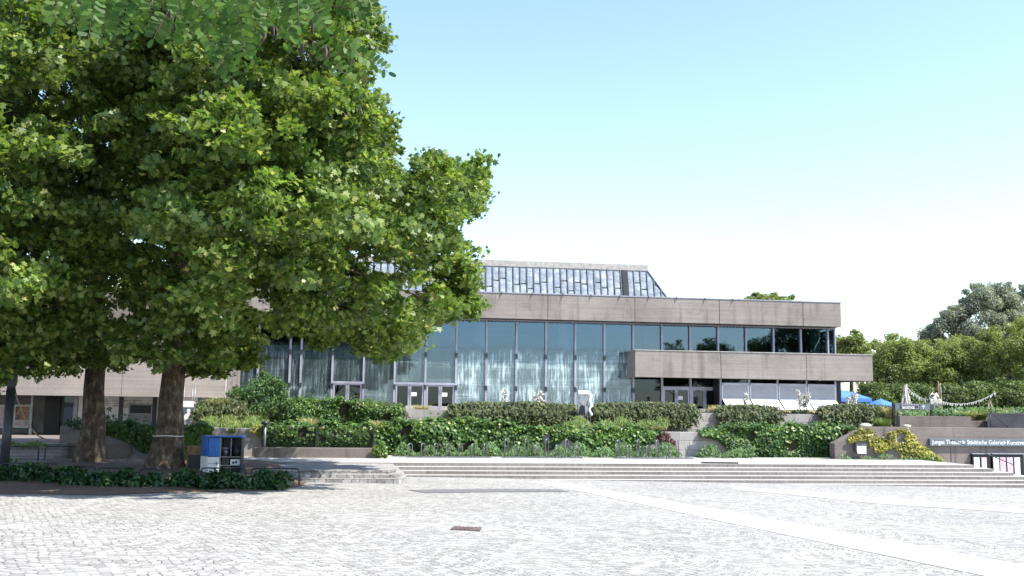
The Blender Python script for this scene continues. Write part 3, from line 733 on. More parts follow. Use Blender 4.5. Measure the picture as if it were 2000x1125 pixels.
# ================================================================== WALLS
def wall(name, label, poly, y0, y1, mat, bev=.012):
    mb = MB(); mb.prism(poly, y0, y1); return tag(mb.build(name, mat, bevel=bev), label, 'wall')
X = lambda px, Y, py=800: XZ(px, py, Y)[0]
wall('planter_wall', 'long low retaining wall behind the bike racks, mostly hidden by ivy', [(X(735, 44.3), TZ-.3), (X(1690, 44.3), TZ-.3), (X(1690, 44.3), .80), (X(735, 44.3), .80)], 44.0, 44.5, M['wall_block'])
wall('planter_wall', 'upper block retaining wall below the glass front, draped with hanging shrubs', [(X(700, 48.5), .3), (X(1750, 48.5), .3), (X(1750, 48.5), 1.68), (X(700, 48.5), 1.68)], 48.45, 48.9, M['wall_block'])
yr = 42.4; zt = XZ(1850, 835, yr)[1]; xl_ = X(1628, yr)
wall('concrete_wall', 'large brown concrete wall with sloping end carrying the long lettered sign', [(xl_, -1.5), (45, -1.5), (45, zt), (X(1690, yr), zt), (xl_, XZ(1628, 866, yr)[1])], yr, yr+.5, M['conc_dark'])
x0, z1 = XZ(1757, 812, 46.5); x1, z0 = XZ(1897, 834, 46.5)
wall('concrete_wall', 'short weathered concrete wall with a dark streak below the arrow sign', [(x0, .6), (x1, .6), (x1, z1), (x0, z1)], 46.5, 46.9, M['conc_dark'])
x2 = X(1926, 47.5); wall('concrete_wall', 'lowest stub of concrete wall between two taller walls', [(x1+.02, .6), (x2, .6), (x2, XZ(1910, 822, 47.5)[1]), (x1+.02, XZ(1910, 822, 47.5)[1])], 47.4, 47.8, M['conc_dark'])
mb = MB(); xs_ = X(1925, 47); z_ = XZ(1925, 806.5, 47)[1]
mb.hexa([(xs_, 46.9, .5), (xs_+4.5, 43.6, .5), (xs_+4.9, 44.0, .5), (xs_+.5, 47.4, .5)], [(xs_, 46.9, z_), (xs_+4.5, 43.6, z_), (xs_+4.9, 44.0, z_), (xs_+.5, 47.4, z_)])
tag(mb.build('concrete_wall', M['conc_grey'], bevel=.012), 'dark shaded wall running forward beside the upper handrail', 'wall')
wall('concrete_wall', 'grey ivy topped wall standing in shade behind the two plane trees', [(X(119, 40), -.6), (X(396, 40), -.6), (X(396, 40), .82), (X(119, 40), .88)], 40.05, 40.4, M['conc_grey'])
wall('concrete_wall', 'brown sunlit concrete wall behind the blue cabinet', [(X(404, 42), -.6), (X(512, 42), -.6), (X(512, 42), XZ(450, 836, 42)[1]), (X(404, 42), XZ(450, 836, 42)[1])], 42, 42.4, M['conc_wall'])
x0, z1 = XZ(497, 874, 41.2); x1, z0 = XZ(742, 895, 41.2)
wall('planter_wall', 'low dark concrete planter edge in front of the mesh fence', [(x0, TZ-.05), (x1, TZ-.05), (x1, z1), (x0, z1)], 41.2, 41.6, M['conc_dark'])
# boulders on the wall
for px, py, w, lab in ((1690, 834, .55, 'pale rounded boulder on the corner where the wall top slopes down'), (1771, 835, .38, 'smaller pale stone on the wall top below the arrow sign')):
    x, z = XZ(px, py, yr+.25); mb = MB(); mb.ball((x, yr+.25, zt+.02), w*.55, w*.4, w*.26, 12, 8, .08); tag(mb.build('boulder', M['stone'], smooth=True), lab, 'boulder')

# ================================================================== SIGNS AND STREET FURNITURE RIGHT
ys = yr-.14; x0, z1 = XZ(1816, 856.5, ys); xx, z0 = XZ(1816, 870.5, ys)
sg = thing('direction_sign', 'long slate blue sign lettered Junges Theater, Städtische Galerie and Kunstverein on brown wall', 'sign', (x0, ys, z0))
bx('board', x0, x0+7.2, ys, ys+.13, z0, z1, M['sign'], sg, .008)
hh = (z1-z0); zb_ = z0+hh*.24
def xt(px): return XZ(px, 864, ys)[0]
for s, p0, p1 in (('Junges Theater', 1820, 1878), ('Städtische Galerie', 1889, 1958.5), ('Kunstverein', 1967, 2016)):
    o = text(s, xt(p0), ys-.004, zb_, hh*.86, M['white'], sg, bold=.001)
    w = o.dimensions.x; k = (xt(p1)-xt(p0))/w
    co = np.empty(len(o.data.vertices)*3, np.float32); o.data.vertices.foreach_get('co', co); co = co.reshape(-1, 3); co[:, 0] *= k; o.data.vertices.foreach_set('co', co.ravel()); o.data.update()
    o.location.x = (xt(p0)+xt(p1))/2-x0
for p in (1880, 1960):
    mb = MB(); a = xt(p); mb.prism([(a, zb_-.01), (a+.125, zb_+hh*.27), (a, zb_+hh*.56)], ys-.008, ys-.001); mb.build('arrow', M['white'], sg)
# backstage sign
yb = 47.2; x0, z1 = XZ(1744, 788, yb); x1, z0 = XZ(1822, 801, yb)
bs = thing('arrow_sign', 'grey sign board lettered BACKSTAGE with a white up arrow above the short wall', 'sign', ((x0+x1)/2, yb, .9))
bx('board', x0+.06, XZ(1814, 790, yb)[0], yb-.1, yb, z0, z1, M['alu_dark'] if 0 else M['sign'], bs, .006)
bx('board_end', XZ(1814, 790, yb)[0]+.004, x1, yb-.09, yb, z0, z1-.02, M['sign_dark'], bs)
bx('post', x0-.06, x0+.055, yb-.08, yb+.02, .9, z1+.06, M['black'], bs)
bx('post', x1-.12, x1-.04, yb+.005, yb+.08, .9, z0+.1, M['black'], bs)
pa, pb = XZ(1756, 789.5, yb)[0], XZ(1794, 800, yb)[0]
bx('plate', pa, pb, yb-.112, yb-.1005, z0+.03, z1-.02, M['sign_dark'], bs)
mb = MB(); za, zc = z0+.05, z1-.05; w = .012
mb.box(pa+.08, pb-.06, yb-.118, yb-.1125, zc-w*1.5, zc); mb.box(pa+.08, pa+.08+w, yb-.118, yb-.1125, zc-.1, zc-w*1.5); mb.box(pb-.06-w, pb-.06, yb-.118, yb-.1125, za, zc-w*1.5); mb.box(pa+.08, pb-.06-w, yb-.118, yb-.1125, za, za+w)
mb.build('frame_line', M['white'], bs)
text('BACKSTAGE', pa+.10, yb-.115, za+.02, .155, M['white'], bs, bold=.004, sx=.78)
ax, az = XZ(1801.5, 795, yb); mb = MB(); mb.box(ax-.016, ax+.016, yb-.108, yb-.101, az-.1, az+.05)
mb.add([(ax, yb-.108, az+.11), (ax+.10, yb-.108, az+.01), (ax+.075, yb-.108, az-.015), (ax, yb-.108, az+.06), (ax-.075, yb-.108, az-.015), (ax-.10, yb-.108, az+.01)], [(0, 5, 4, 3), (0, 3, 2, 1)])
mb.build('arrow', M['white'], bs)
# poster showcases at the bottom of the wall
def showcase(px0, px1, pyt, label, posters):
    y = yr-.16; x0, z1 = XZ(px0, pyt, y); x1 = XZ(px1, pyt, y)[0]; z0 = z1-1.25
    c_ = thing('poster_case', label, 'poster case', ((x0+x1)/2, y, z0), 'black poster cases on the brown wall')
    mb = MB(); mb.box(x0, x1, y, yr-.003, z0, z1); mb.build('case', M['black'], c_, bevel=.01)
    mb = MB(); mb.box(x0-.03, x1+.03, y-.05, yr-.004, z1+.003, z1+.04); mb.build('hood', M['alu'], c_)
    for (a, b, mt) in posters:
        a_, b_ = XZ(a, 900, y)[0], XZ(b, 900, y)[0]; bx('poster', a_, b_, y-.008, y-.001, z0+.14, z1-.14, mt, c_)
PA1 = picture('pale blue poster', [(.50, .58, .60), (.66, .70, .70), (.42, .52, .58)], 3.5); PA2 = picture('pink white poster', [(.62, .60, .62), (.60, .36, .44), (.68, .66, .66)], 4)
PA3 = picture('pale poster with dark mark', [(.66, .68, .68), (.62, .66, .66), (.12, .14, .18)], 3); PA4 = picture('pink poster', [(.55, .34, .42), (.60, .44, .50)], 3)
showcase(1899, 1932, 887, 'narrower black poster case with two posters next to the steps end', [(1902, 1913, PA1), (1917, 1927, PA2)])
showcase(1938, 1999, 887, 'wider black poster case with four pale and pink posters', [(1940, 1951, PA3), (1953, 1964, PA4), (1967, 1978, PA2), (1981, 1992, PA1)])
# handrails
def rail(label, pts, r, foot):
    t = thing('handrail', label, 'handrail', pts[0]); mb = MB(); mb.tube(pts, r, 8); mb.build('rail', M['steel_dark'], t, True)
    for p, z in foot: mb = MB(); mb.tube([(p[0], p[1], z), (p[0], p[1], p[2]-r)], r*.9, 8); mb.build('post', M['steel_dark'], t, True)
yh = 40.6
p0, p1, p2, p3 = W(1856, 861, yh), W(1860, 859, yh), W(1979, 907.5, yh), W(1981, 912, yh)
rail('thin dark handrail sloping down the right end of the steps before the lettered sign', [p0, p1, p2, p3], .022, [(p0, TZ), (p3, -1.1)])
yh = 44.2; p0, p1, p2 = W(1934, 808, yh), W(1938, 807, yh), W(1967, 831, yh)
rail('short pale handrail descending in front of the dark shaded wall', [p0, p1, p2, W(1968, 835, yh)], .025, [(p0, 1.0), (W(1968, 835, yh), .75)])
# notice box on wall
y = yr-.3; x0, z1 = XZ(1672, 864, y); x1, z0 = XZ(1693, 886, y)
nb_ = thing('letter_box', 'grey letter box with white paper stuck to its front on the brown wall', 'letter box', ((x0+x1)/2, y, z0))
mb = MB(); mb.box(x0, x1, y, yr-.003, z0+.09, z1-.03); mb.build('body', M['steel'], nb_, bevel=.01)
mb = MB(); mb.add([(x0-.02, y-.04, z1-.06), (x1+.02, y-.04, z1-.06), (x1+.02, yr-.004, z1+.03), (x0-.02, yr-.004, z1+.03), (x0-.02, y-.04, z1-.03), (x1+.02, y-.04, z1-.03), (x1+.02, yr-.004, z1+.06), (x0-.02, yr-.004, z1+.06)], [(0,3,2,1),(4,5,6,7),(0,1,5,4),(1,2,6,5),(2,3,7,6),(3,0,4,7)]); mb.build('lid', M['steel_dark'], nb_)
mb = MB(); mb.box(x0+.05, x1-.03, y-.012, y-.002, z0, z0+.33); mb.build('paper', M['paper'], nb_)

# ================================================================== BIKE RACKS
def hoop_mesh(x, y, h, w=.15):
    mb = MB(); pts = [(x, y-w/2, TZ), (x, y-w/2, TZ+h-w/2)]+[(x, y-w/2*math.cos(a), TZ+h-w/2+w/2*math.sin(a)) for a in [math.pi*i/6 for i in range(1, 6)]]+[(x, y+w/2, TZ+h-w/2), (x, y+w/2, TZ)]
    return mb, pts
def rack(label, pxs, heights):
    Y = 42.0; x0, x1 = XZ(pxs[0]-8, 893, Y)[0], XZ(pxs[-1]+10, 893, Y)[0]
    t = thing('bike_rack', label, 'bike rack', ((x0+x1)/2, Y, TZ), 'steel bike racks along the ivy wall')
    mb = MB(); mb.box(x0, x1, Y-.16, Y-.11, TZ, TZ+.05); mb.box(x0, x1, Y+.11, Y+.16, TZ, TZ+.05); mb.build('base_rail', M['steel'], t)
    for px, h in zip(pxs, heights):
        x = XZ(px, 890, Y)[0]; w = .19
        # hoop stands turned a little so that it reads as a narrow arch
        mb = MB(); pts = []
        dxh, dyh = .085, .12
        pts = [(x-dxh, Y-dyh, TZ+.02), (x-dxh, Y-dyh, TZ+h-.09)]+[(x-dxh*math.cos(a), Y-dyh*math.cos(a), TZ+h-.09+.09*math.sin(a)) for a in [math.pi*i/6 for i in range(1, 6)]]+[(x+dxh, Y+dyh, TZ+h-.09), (x+dxh, Y+dyh, TZ+.02)]
        mb.tube(pts, .023, 7); mb.build('hoop', M['steel'], t, True)
rack('bike rack of seven equal low hoops nearest the low planter', [801, 826, 851, 875, 899, 924, 948], [.58]*7)
rack('middle bike rack whose hoops alternate tall and low, seven hoops', [989, 1008, 1028, 1048, 1068, 1088, 1107, 1127], [.80, .56, .80, .56, .80, .56, .80, .56])
rack('bike rack of tall and low hoops ending at the bare wall and red creeper', [1208, 1227, 1246, 1265, 1284, 1304, 1323, 1342], [.80, .56, .80, .56, .80, .56, .80, .56])

# ================================================================== FENCE, CABINET, HOOPS, POLE
yfn = 41.9; x0, x1 = X(514, yfn), X(732, yfn); z0 = XZ(600, 873, yfn)[1]; z1 = XZ(600, 832, yfn)[1]
fe = thing('mesh_fence', 'dark welded wire mesh fence in front of the ivy above the low planter', 'fence', ((x0+x1)/2, yfn, TZ))
for px in (514, 620, 731): x = X(px, yfn); bx('post', x-.035, x+.035, yfn, yfn+.06, TZ, z1, M['steel_dark'], fe)
mb = MB()
n = int((x1-x0)/.075)
for i in range(n): x = x0+(x1-x0)*(i+.5)/n; mb.box(x-.003, x+.003, yfn-.012, yfn-.006, z0, z1-.02)
for i in range(7): z = z0+(z1-z0-.03)*i/6; mb.box(x0, x1, yfn-.006, yfn-.001, z, z+.012)
mb.build('wire_mesh', M['wire'], fe)
x, z = XZ(517, 827, 41.5); bl = thing('bollard_lamp', 'slim grey bollard lamp with flat dark cap at the fence corner', 'lamp', (x, 41.75, TZ))
mb = MB(); mb.tube([(x, 41.75, TZ), (x, 41.75, z-.06)], .055, 12); mb.build('post', M['steel'], bl, True)
mb = MB(); mb.tube([(x, 41.75, z-.06), (x, 41.75, z-.03), (x, 41.75, z+.07), (x, 41.75, z+.11)], [.06, .16, .15, .05], 14); mb.build('cap', M['steel_dark'], bl, True)

# blue and white open cabinet (a public book box)
yc = 31.6; zc0 = -.30
cb = thing('open_cabinet', 'blue and white metal cabinet with open shelves standing at the edge of the tree bed', 'cabinet', (X(434, yc), yc+.3, zc0))
xa, xb_, xc_ = X(409, yc), X(433, yc), X(476, yc); zt_ = XZ(430, 854, yc)[1]; zm_ = XZ(430, 892, yc)[1]; xs0 = X(392, yc+.1)
def face(name, x0, x1, z0, z1, mat, y0=yc, y1=yc+.03, par=None): return bx(name, x0, x1, y0, y1, z0, z1, mat, par or cb)
# angled left side
for z0_, z1_, mt in ((zc0, zm_, M['white']), (zm_+.004, zt_, M['blue'])):
    mb = MB(); mb.hexa([(xs0, yc+.55, z0_), (xa, yc, z0_), (xa+.03, yc+.03, z0_), (xs0+.03, yc+.57, z0_)], [(xs0, yc+.55, z1_), (xa, yc, z1_), (xa+.03, yc+.03, z1_), (xs0+.03, yc+.57, z1_)]); mb.build('side_panel', mt, cb)
face('back_panel', xs0+.05, xc_, zc0, zt_, M['steel_dark'], yc+.55, yc+.58)
face('side_panel', xc_-.03, xc_, zc0, zt_, M['steel_dark'], yc, yc+.545)
d1 = face('door', xa+.035, xb_, zm_+.01, zt_-.02, M['blue']); d2 = face('door', xa+.035, xb_, zc0+.28, zm_-.01, M['white'])
face('handle', xb_-.09, xb_-.07, zm_+.2, zm_+.3, M['steel'], yc-.03, yc-.001, d1); face('handle', xb_-.09, xb_-.07, zm_-.25, zm_-.15, M['steel_dark'], yc-.03, yc-.001, d2)
face('plinth', xa+.035, xb_, zc0, zc0+.27, M['white'])
face('divider', xb_+.004, xb_+.034, zc0, zt_-.02, M['steel'], yc, yc+.54)
for z in (zm_-.02, zc0+.2, zt_-.02-.0): face('shelf', xb_+.036, xc_-.032, z, z+.025, M['steel'], yc+.01, yc+.54) if z < zt_-.05 else None
face('partition', (xb_+xc_)/2-.012, (xb_+xc_)/2+.012, zm_+.01, zt_-.03, M['steel'], yc+.02, yc+.54)
mb = MB(); mb.hexa([(xs0-.02, yc+.5, zt_+.003), (xa-.02, yc-.04, zt_+.003), (xc_+.03, yc-.04, zt_+.003), (xc_+.03, yc+.6, zt_+.003)], [(xs0-.02, yc+.5, zt_+.045), (xa-.02, yc-.04, zt_+.045), (xc_+.03, yc-.04, zt_+.045), (xc_+.03, yc+.6, zt_+.045)]); mb.build('roof', M['blue'], cb)
# things inside
x = (xb_+xc_)/2
def bucket(x, z, r, h, mat, lab, rim):
    t = thing('bucket', lab, 'bucket', (x, yc+.25, z)); mb = MB(); mb.tube([(x, yc+.25, z), (x, yc+.25, z+h)], [r*.82, r], 14); mb.build('body', mat, t, True)
    mb = MB(); mb.tube([(x, yc+.25, z+h), (x, yc+.25, z+h+.02)], r*1.06, 14); mb.build('rim', rim, t)
bucket(x+.17, zm_+.006, .15, .28, M['steel_dark'], 'dark bucket on the upper shelf of the blue cabinet', M['rubber'])
bucket(x-.17, zm_+.006, .12, .24, M['steel'], 'grey tub beside the dark bucket in the cabinet', M['alu'])
mb = MB(); mb.box(x-.02, x+.27, yc+.15, yc+.45, zc0+.226, zc0+.40); bb = mb.build('box', M['white'], None, bevel=.01); tag(bb, 'white carton with dark print on the lowest cabinet shelf', 'box')
mb = MB(); mb.box(x+.04, x+.11, yc+.147, yc+.149, zc0+.26, zc0+.33); mb.box(x+.13, x+.19, yc+.147, yc+.149, zc0+.27, zc0+.35); mb.build('print', M['black'], bb)
mb = MB(); mb.box(xb_+.05, x-.05, yc+.12, yc+.45, zc0+.226, zc0+.50); tag(mb.build('crate', M['steel_dark'], bevel=.01), 'dark green grey crate on the lowest cabinet shelf', 'crate')
yk = 32.6; x0, x1 = X(372, yk), X(391, yk); zt2_ = XZ(380, 871, yk)[1]; zm2 = XZ(380, 889, yk)[1]
kb = thing('small_cupboard', 'small cupboard with chipboard top half and dark lower half beside the blue cabinet', 'cupboard', ((x0+x1)/2, yk+.2, -.28))
bx('body', x0, x1+.1, yk, yk+.4, -.3, zm2, M['black'], kb, .008); bx('upper_box', x0, x1+.1, yk+.01, yk+.4, zm2+.004, zt2_, M['timber'], kb, .008); bx('side_board', x0-.03, x0-.003, yk, yk+.4, -.3, zt2_+.01, M['timber'], kb)

# hoop barriers round the bed
def hoop(px0, px1, pyt, Y, label, r=.022):
    p0, p1 = W(px0, pyt, Y), W(px1, pyt, Y); zb = -.5 if Y < 33 else -.3; zt = p0.z; c = .09
    t = MB(); pts = [(p0.x, Y, zb), (p0.x, Y, zt-c), (p0.x+c*.3, Y, zt-c*.3), (p0.x+c, Y, zt), (p1.x-c, Y, zt), (p1.x-c*.3, Y, zt-c*.3), (p1.x, Y, zt-c), (p1.x, Y, zb)]
    t.tube(pts, r, 7); o = t.build('hoop_barrier', M['steel_dark'], None, True); tag(o, label, 'barrier', 'low metal hoops around the tree bed')
hoop(2, 114, 905, 29.3, 'low hoop barrier nearest the leaning lamp post')
hoop(122, 187, 911, 29.2, 'low hoop barrier in front of the thicker shaded left trunk')
hoop(192, 257, 914, 28.8, 'short low hoop right before the widest glossy bush')
hoop(273, 379, 916, 28.8, 'wide low hoop before the trunk with a white cord')
hoop(393, 481, 914, 28.9, 'low hoop barrier in front of the blue cabinet')
hoop(491, 585, 915, 29.2, 'low hoop barrier closest to the cobbled steps')
hoop(-20, 76, 872, 37.6, 'dark hoop by the stairs, further left of the pair behind the trees')
hoop(89, 168, 872, 37.6, 'dark hoop between the stairs and the left plane trunk')
# leaning lamp post, hidden higher up in the leaves
yp = 30.3; b_, t_ = W(6, 925, yp), W(62, 330, yp); b_.z = -.42
lp = thing('lamp_post', 'leaning dark grey lamp post rising into the leaves at the picture edge', 'lamp post', b_)
mb = MB(); mb.tube([b_+Vector((0, 0, -.1)), b_.lerp(t_, .28)], .125, 14); mb.build('lower_tube', M['steel_dark'], lp, True)
mb = MB(); mb.tube([b_.lerp(t_, .28), b_.lerp(t_, .30), t_], [.125, .095, .075], 14); mb.build('pole', M['steel_dark'], lp, True)
mb = MB(); a = t_; mb.tube([a, a+Vector((.1, 0, .25)), a+Vector((.7, -.1, .4))], .04, 8); mb.build('arm', M['steel'], lp, True)
mb = MB(); mb.ball((a.x+.9, a.y-.1, a.z+.38), .35, .16, .09, 12, 6); mb.build('lamp_head', M['steel'], lp, True)
def cable(label, pts, r, mat, name='overhead_cable', cat='cable'):
    mb = MB(); mb.tube(pts, r, 6); return tag(mb.build(name, mat, None, True), label, cat)
def sagline(a, b, sag, n=14): return [a.lerp(b, i/(n-1))-Vector((0, 0, sag*4*(i/(n-1))*(1-i/(n-1)))) for i in range(n)]
tp = lambda f: b_.lerp(t_, f)
cable('upper thin black cable running through the leaves from the lamp post', sagline(W(-220, 372, 31), W(330, 470, 33), .2), .012, M['cable'])
cable('lower thin cable crossing the leaves beside the lamp post', sagline(W(-220, 478, 31), W(330, 522, 33), .1), .014, M['cable'])
hp = [W(px, py, 36.6) for px, py in ((20, 690), (25, 745), (34, 780), (44, 806), (56, 832), (72, 850), (88, 858), (104, 861), (118, 861))]
cable('faded pink rope hanging in a curve from the tree towards the stairs', hp, .028, M['rope'], 'hanging_rope', 'rope')

# poster frame of scaffold poles left, and the poster stand before the glass front
yq = 46.0
ps = thing('poster_stand', 'scaffold pole stand holding a white headed poster right of the cord tied trunk', 'poster frame', (X(365, yq), yq, .7))
for px in (353, 358, 374, 379):
    x = X(px, yq); mb = MB(); mb.tube([(x, yq, .6), (x, yq, XZ(px, 750, yq)[1])], .02, 8); mb.build('pole', M['steel'], ps, True)
for px in (351, 380):
    for py in (788, 822): x, z = XZ(px, py, yq-.04); mb = MB(); mb.ball((x, yq-.04, z), .05, .05, .06, 8, 6); mb.build('clamp', M['alu'], ps)
xa_, xb2 = X(355, yq-.06), X(378, yq-.06)
bx('header', xa_, xb2, yq-.08, yq-.06, XZ(365, 795, yq)[1], XZ(365, 783, yq)[1], M['white'], ps)
pp = bx('poster', xa_, xb2, yq-.075, yq-.06, XZ(365, 829, yq)[1], XZ(365, 795.5, yq)[1], picture('dark blue poster', [(.03, .04, .08), (.10, .12, .18), (.05, .06, .1)], 2), ps)
mb = MB(); xm, zm = XZ(368, 803, yq-.08); mb.ball((xm, yq-.08, zm), .08, .012, .1, 10, 8); mb.prism([(xm-.25, zm-.5), (xm+.22, zm-.5), (xm+.16, zm-.18), (xm+.05, zm-.08), (xm-.08, zm-.1), (xm-.18, zm-.2)], yq-.088, yq-.0755); mb.build('printed_figure', M['white'], pp)
mb = MB(); mb.box(xa_+.1, xb2-.02, yq-.092, yq-.0885, XZ(365, 829, yq)[1], XZ(365, 819, yq)[1]); mb.build('printed_crate', M['screen'], pp)
yq = 47.4
ps = thing('poster_stand', 'tattered poster stand with torn white banner between two hanging shrubs', 'poster stand', (X(1140, yq), yq, .8))
for px, pt in ((1129, 765), (1147.5, 766), (1153, 772)):
    x = X(px, yq); mb = MB(); mb.tube([(x, yq, .7), (x, yq, XZ(px, pt, yq)[1])], .018, 8); mb.build('pole', M['alu'], ps, True)
xa_, xb2 = X(1129, yq), X(1147, yq)
bx('header', xa_, X(1150, yq), yq-.05, yq-.03, XZ(1140, 769.5, yq)[1], XZ(1140, 762.5, yq)[1], M['white'], ps)
pp = bx('poster', xa_, xb2, yq-.045, yq-.03, XZ(1140, 812, yq)[1], XZ(1140, 770, yq)[1], picture('mixed brown poster', [(.05, .045, .025), (.16, .14, .09), (.25, .30, .36), (.08, .07, .05)], 3.2), ps)
xm, zm = XZ(1136.5, 787, yq); mb = MB(); mb.ball((xm, yq-.05, zm), .075, .01, .1, 10, 8); mb.build('printed_face', plain('printed skin', (.42, .28, .22), .6), pp)
mb = MB(); mb.prism([(xm-.2, zm-.58), (xm+.17, zm-.58), (xm+.13, zm-.15), (xm+.02, zm-.1), (xm-.1, zm-.14)], yq-.056, yq-.0455); mb.build('printed_coat', M['black'], pp)
mb = MB(); x0_, x1_ = X(1150, yq), X(1155.5, yq); nn = 9
for i in range(nn+1):
    z = XZ(1150, 768+(813-768)*i/nn, yq)[1]; o_ = .05*math.sin(i*1.7)
    mb.v += [(x0_+o_*.6+random.uniform(-.02, .02), yq-.08+o_, z), (x1_+o_+random.uniform(-.03, .03), yq-.02-o_, z)]
mb.f = [(2*i, 2*i+1, 2*i+3, 2*i+2) for i in range(nn)]; mb.m = [0]*nn
o = mb.build('torn_banner', M['white_cloth'], ps, True); s_ = o.modifiers.new('t', 'SOLIDIFY'); s_.thickness = .02

# ================================================================== GARDEN RIGHT: PARASOLS, BUNTING, DRIFTWOOD
def parasol(label, px0, px1, pyt, pyr, pyb, Y, n=8):
    c = W((px0+px1)/2, pyt, Y); rz = XZ((px0+px1)/2, pyr, Y)[1]; bz = XZ((px0+px1)/2, pyb, Y)[1]; r = (XZ(px1, pyr, Y)[0]-XZ(px0, pyr, Y)[0])/2
    t = thing('parasol', label, 'parasol', (c.x, Y, 1.5), 'blue garden parasols')
    mb = MB(); ring = [(c.x+r*math.cos(2*math.pi*(i+.5)/n), Y+r*math.sin(2*math.pi*(i+.5)/n), rz) for i in range(n)]
    mid = [(c.x+r*.5*math.cos(2*math.pi*(i+.5)/n), Y+r*.5*math.sin(2*math.pi*(i+.5)/n), rz+(c.z-rz)*.58) for i in range(n)]
    mb.add([tuple(c)]+mid+ring, [(0, 1+i, 1+(i+1) % n) for i in range(n)]+[(1+i, 1+n+i, 1+n+(i+1) % n, 1+(i+1) % n) for i in range(n)])
    mb.build('canopy', M['blue_cloth'], t)
    mb = MB(); mb.add(ring+[(x, y, bz) for x, y, z in ring], [(i, i+n, (i+1) % n+n, (i+1) % n) for i in range(n)]); o = mb.build('valance', M['blue_cloth'], t)
    mb = MB(); mb.tube([(c.x, Y, 1.5), (c.x, Y, c.z+.08)], .03, 8); mb.build('pole', M['alu'], t)
    for i in range(n): b2 = MB(); b2.tube([(c.x, Y, c.z-.12), (ring[i][0], ring[i][1], rz-.02)], .012, 4); b2.build('rib', M['alu'], t)
    mb = MB(); mb.tube([(c.x, Y, 1.5), (c.x, Y, 1.6)], .3, 12); mb.build('base', M['steel_dark'], t)
parasol('large blue parasol half hidden behind the building corner', 1580, 1697, 760, 778, 785, 62, 4)
parasol('smaller pointed blue parasol near the arrow sign', 1694, 1746, 779, 791, 794, 60)
# driftwood tipi
def sticks(name, label, cat, px, pyt, pyb, halfw, Y, n, mat, top=.3):
    t = MB(); a = W(px, pyt, Y); zb = 1.4
    for i in range(n):
        an = 2*math.pi*i/n+random.uniform(-.2, .2); r = halfw*random.uniform(.45, 1.05)
        p = Vector((a.x+r*math.cos(an), Y+r*math.sin(an), zb)); q = a+Vector((random.uniform(-.1, .1), random.uniform(-.1, .1), random.uniform(-.25, .12)))
        mid = p.lerp(q, .5)+Vector((random.uniform(-.06, .06), random.uniform(-.06, .06), 0)); t.tube([p, mid, q], [.045, .04, .022], 6)
    o = t.build(name, mat, None, True); tag(o, label, cat)
sticks('driftwood_tipi', 'bleached white driftwood tipi behind the arrow sign', 'tipi', 1769, 754, 790, .62, 52, 13, M['driftwood'])
sticks('stick_tipi', 'leaning bundle of grey brown sticks among the grasses near the dark shaded wall', 'tipi', 1932, 782, 812, .5, 50, 9, M['grey_wood'])
mb = MB()
for px, pt, lean in ((1833, 745, .05), (1836, 750, -.1), (1838, 757, .12)):
    a = W(px, pt, 53); mb.tube([(a.x-lean, 53, 1.4), (a.x, 53, a.z)], [.045, .025], 6)
a = W(1830, 752, 53); mb.tube([(a.x-.1, 53, a.z-.25), (a.x+.25, 53, a.z+.1)], .03, 5)
tag(mb.build('wooden_pole', M['grey_wood'], None, True), 'tall bundle of thin weathered poles standing behind the garden grasses', 'poles')
# white sculpture-like sack chair
c = W(1820, 781, 51)
sk = thing('garden_chair', 'white cloth hung over a leaning wooden chair right of the arrow sign', 'chair', (c.x, 51, 1.5))
mb = MB()
for s_, (ax_, az_) in enumerate(((-.45, 1.25), (.38, 1.1))): mb.tube([(c.x-ax_*.6, 51.2, 1.45), (c.x+ax_*.45, 50.9, 1.45+az_)], .03, 6)
mb.tube([(c.x-.3, 50.9, 2.0), (c.x+.35, 50.9, 2.05)], .03, 6); mb.tube([(c.x+.1, 50.8, 1.45), (c.x-.45, 50.9, 2.7)], .028, 6); mb.build('frame', M['grey_wood'], sk)
mb = MB(); gx, gy = 7, 9
for jj in range(gy):
    v = jj/(gy-1)
    for ii in range(gx):
        u = ii/(gx-1)-.5; mb.v.append((c.x+.05+u*(.30+.42*math.sin((.15+.7*v)*math.pi))+.05*math.sin(jj*1.7), 50.86-.12*math.sin(v*3)+.05*math.sin(ii*2.3+jj), c.z-.42+.78*v+.05*math.sin(ii*1.9)-(.10 if abs(u) > .4 else 0)))
mb.f = [(jj*gx+ii, jj*gx+ii+1, (jj+1)*gx+ii+1, (jj+1)*gx+ii) for jj in range(gy-1) for ii in range(gx-1)]; mb.m = [0]*len(mb.f)
o = mb.build('cloth', M['driftwood'], sk, True); q = o.modifiers.new('t', 'SOLIDIFY'); q.thickness = .02
mb = MB(); mb.ball((c.x-.08, 50.74, c.z+.25), .13, .06, .07, 10, 6, .1); mb.build('seat_cushion', M['timber'], sk, True)
# bunting
def bunting(label, pts, n):
    t = thing('bunting', label, 'bunting', pts[0], 'strings of white pennants in the garden')
    mb = MB(); mb.tube(pts, .008, 5); mb.build('string', M['white_cloth'], t)
    L = len(pts)-1
    for i in range(n):
        u = (i+.5)/n*L; k = min(int(u), L-1); p = pts[k].lerp(pts[k+1], u-k); a = random.uniform(-.4, .4); w = .04; h = random.uniform(.10, .20)
        dx_, dy_ = w*math.cos(a), w*math.sin(a); b2 = MB(); sk_ = random.uniform(-.06, .06)
        b2.add([(p.x-dx_, p.y-dy_, p.z), (p.x+dx_, p.y+dy_, p.z), (p.x+dx_*.7+sk_, p.y+dy_+.05, p.z-h), (p.x-dx_*.5+sk_, p.y-dy_+.04, p.z-h*.85)], [(0, 1, 2, 3)])
        o = b2.build('pennant', M['white_cloth'], t); q = o.modifiers.new('t', 'SOLIDIFY'); q.thickness = .006
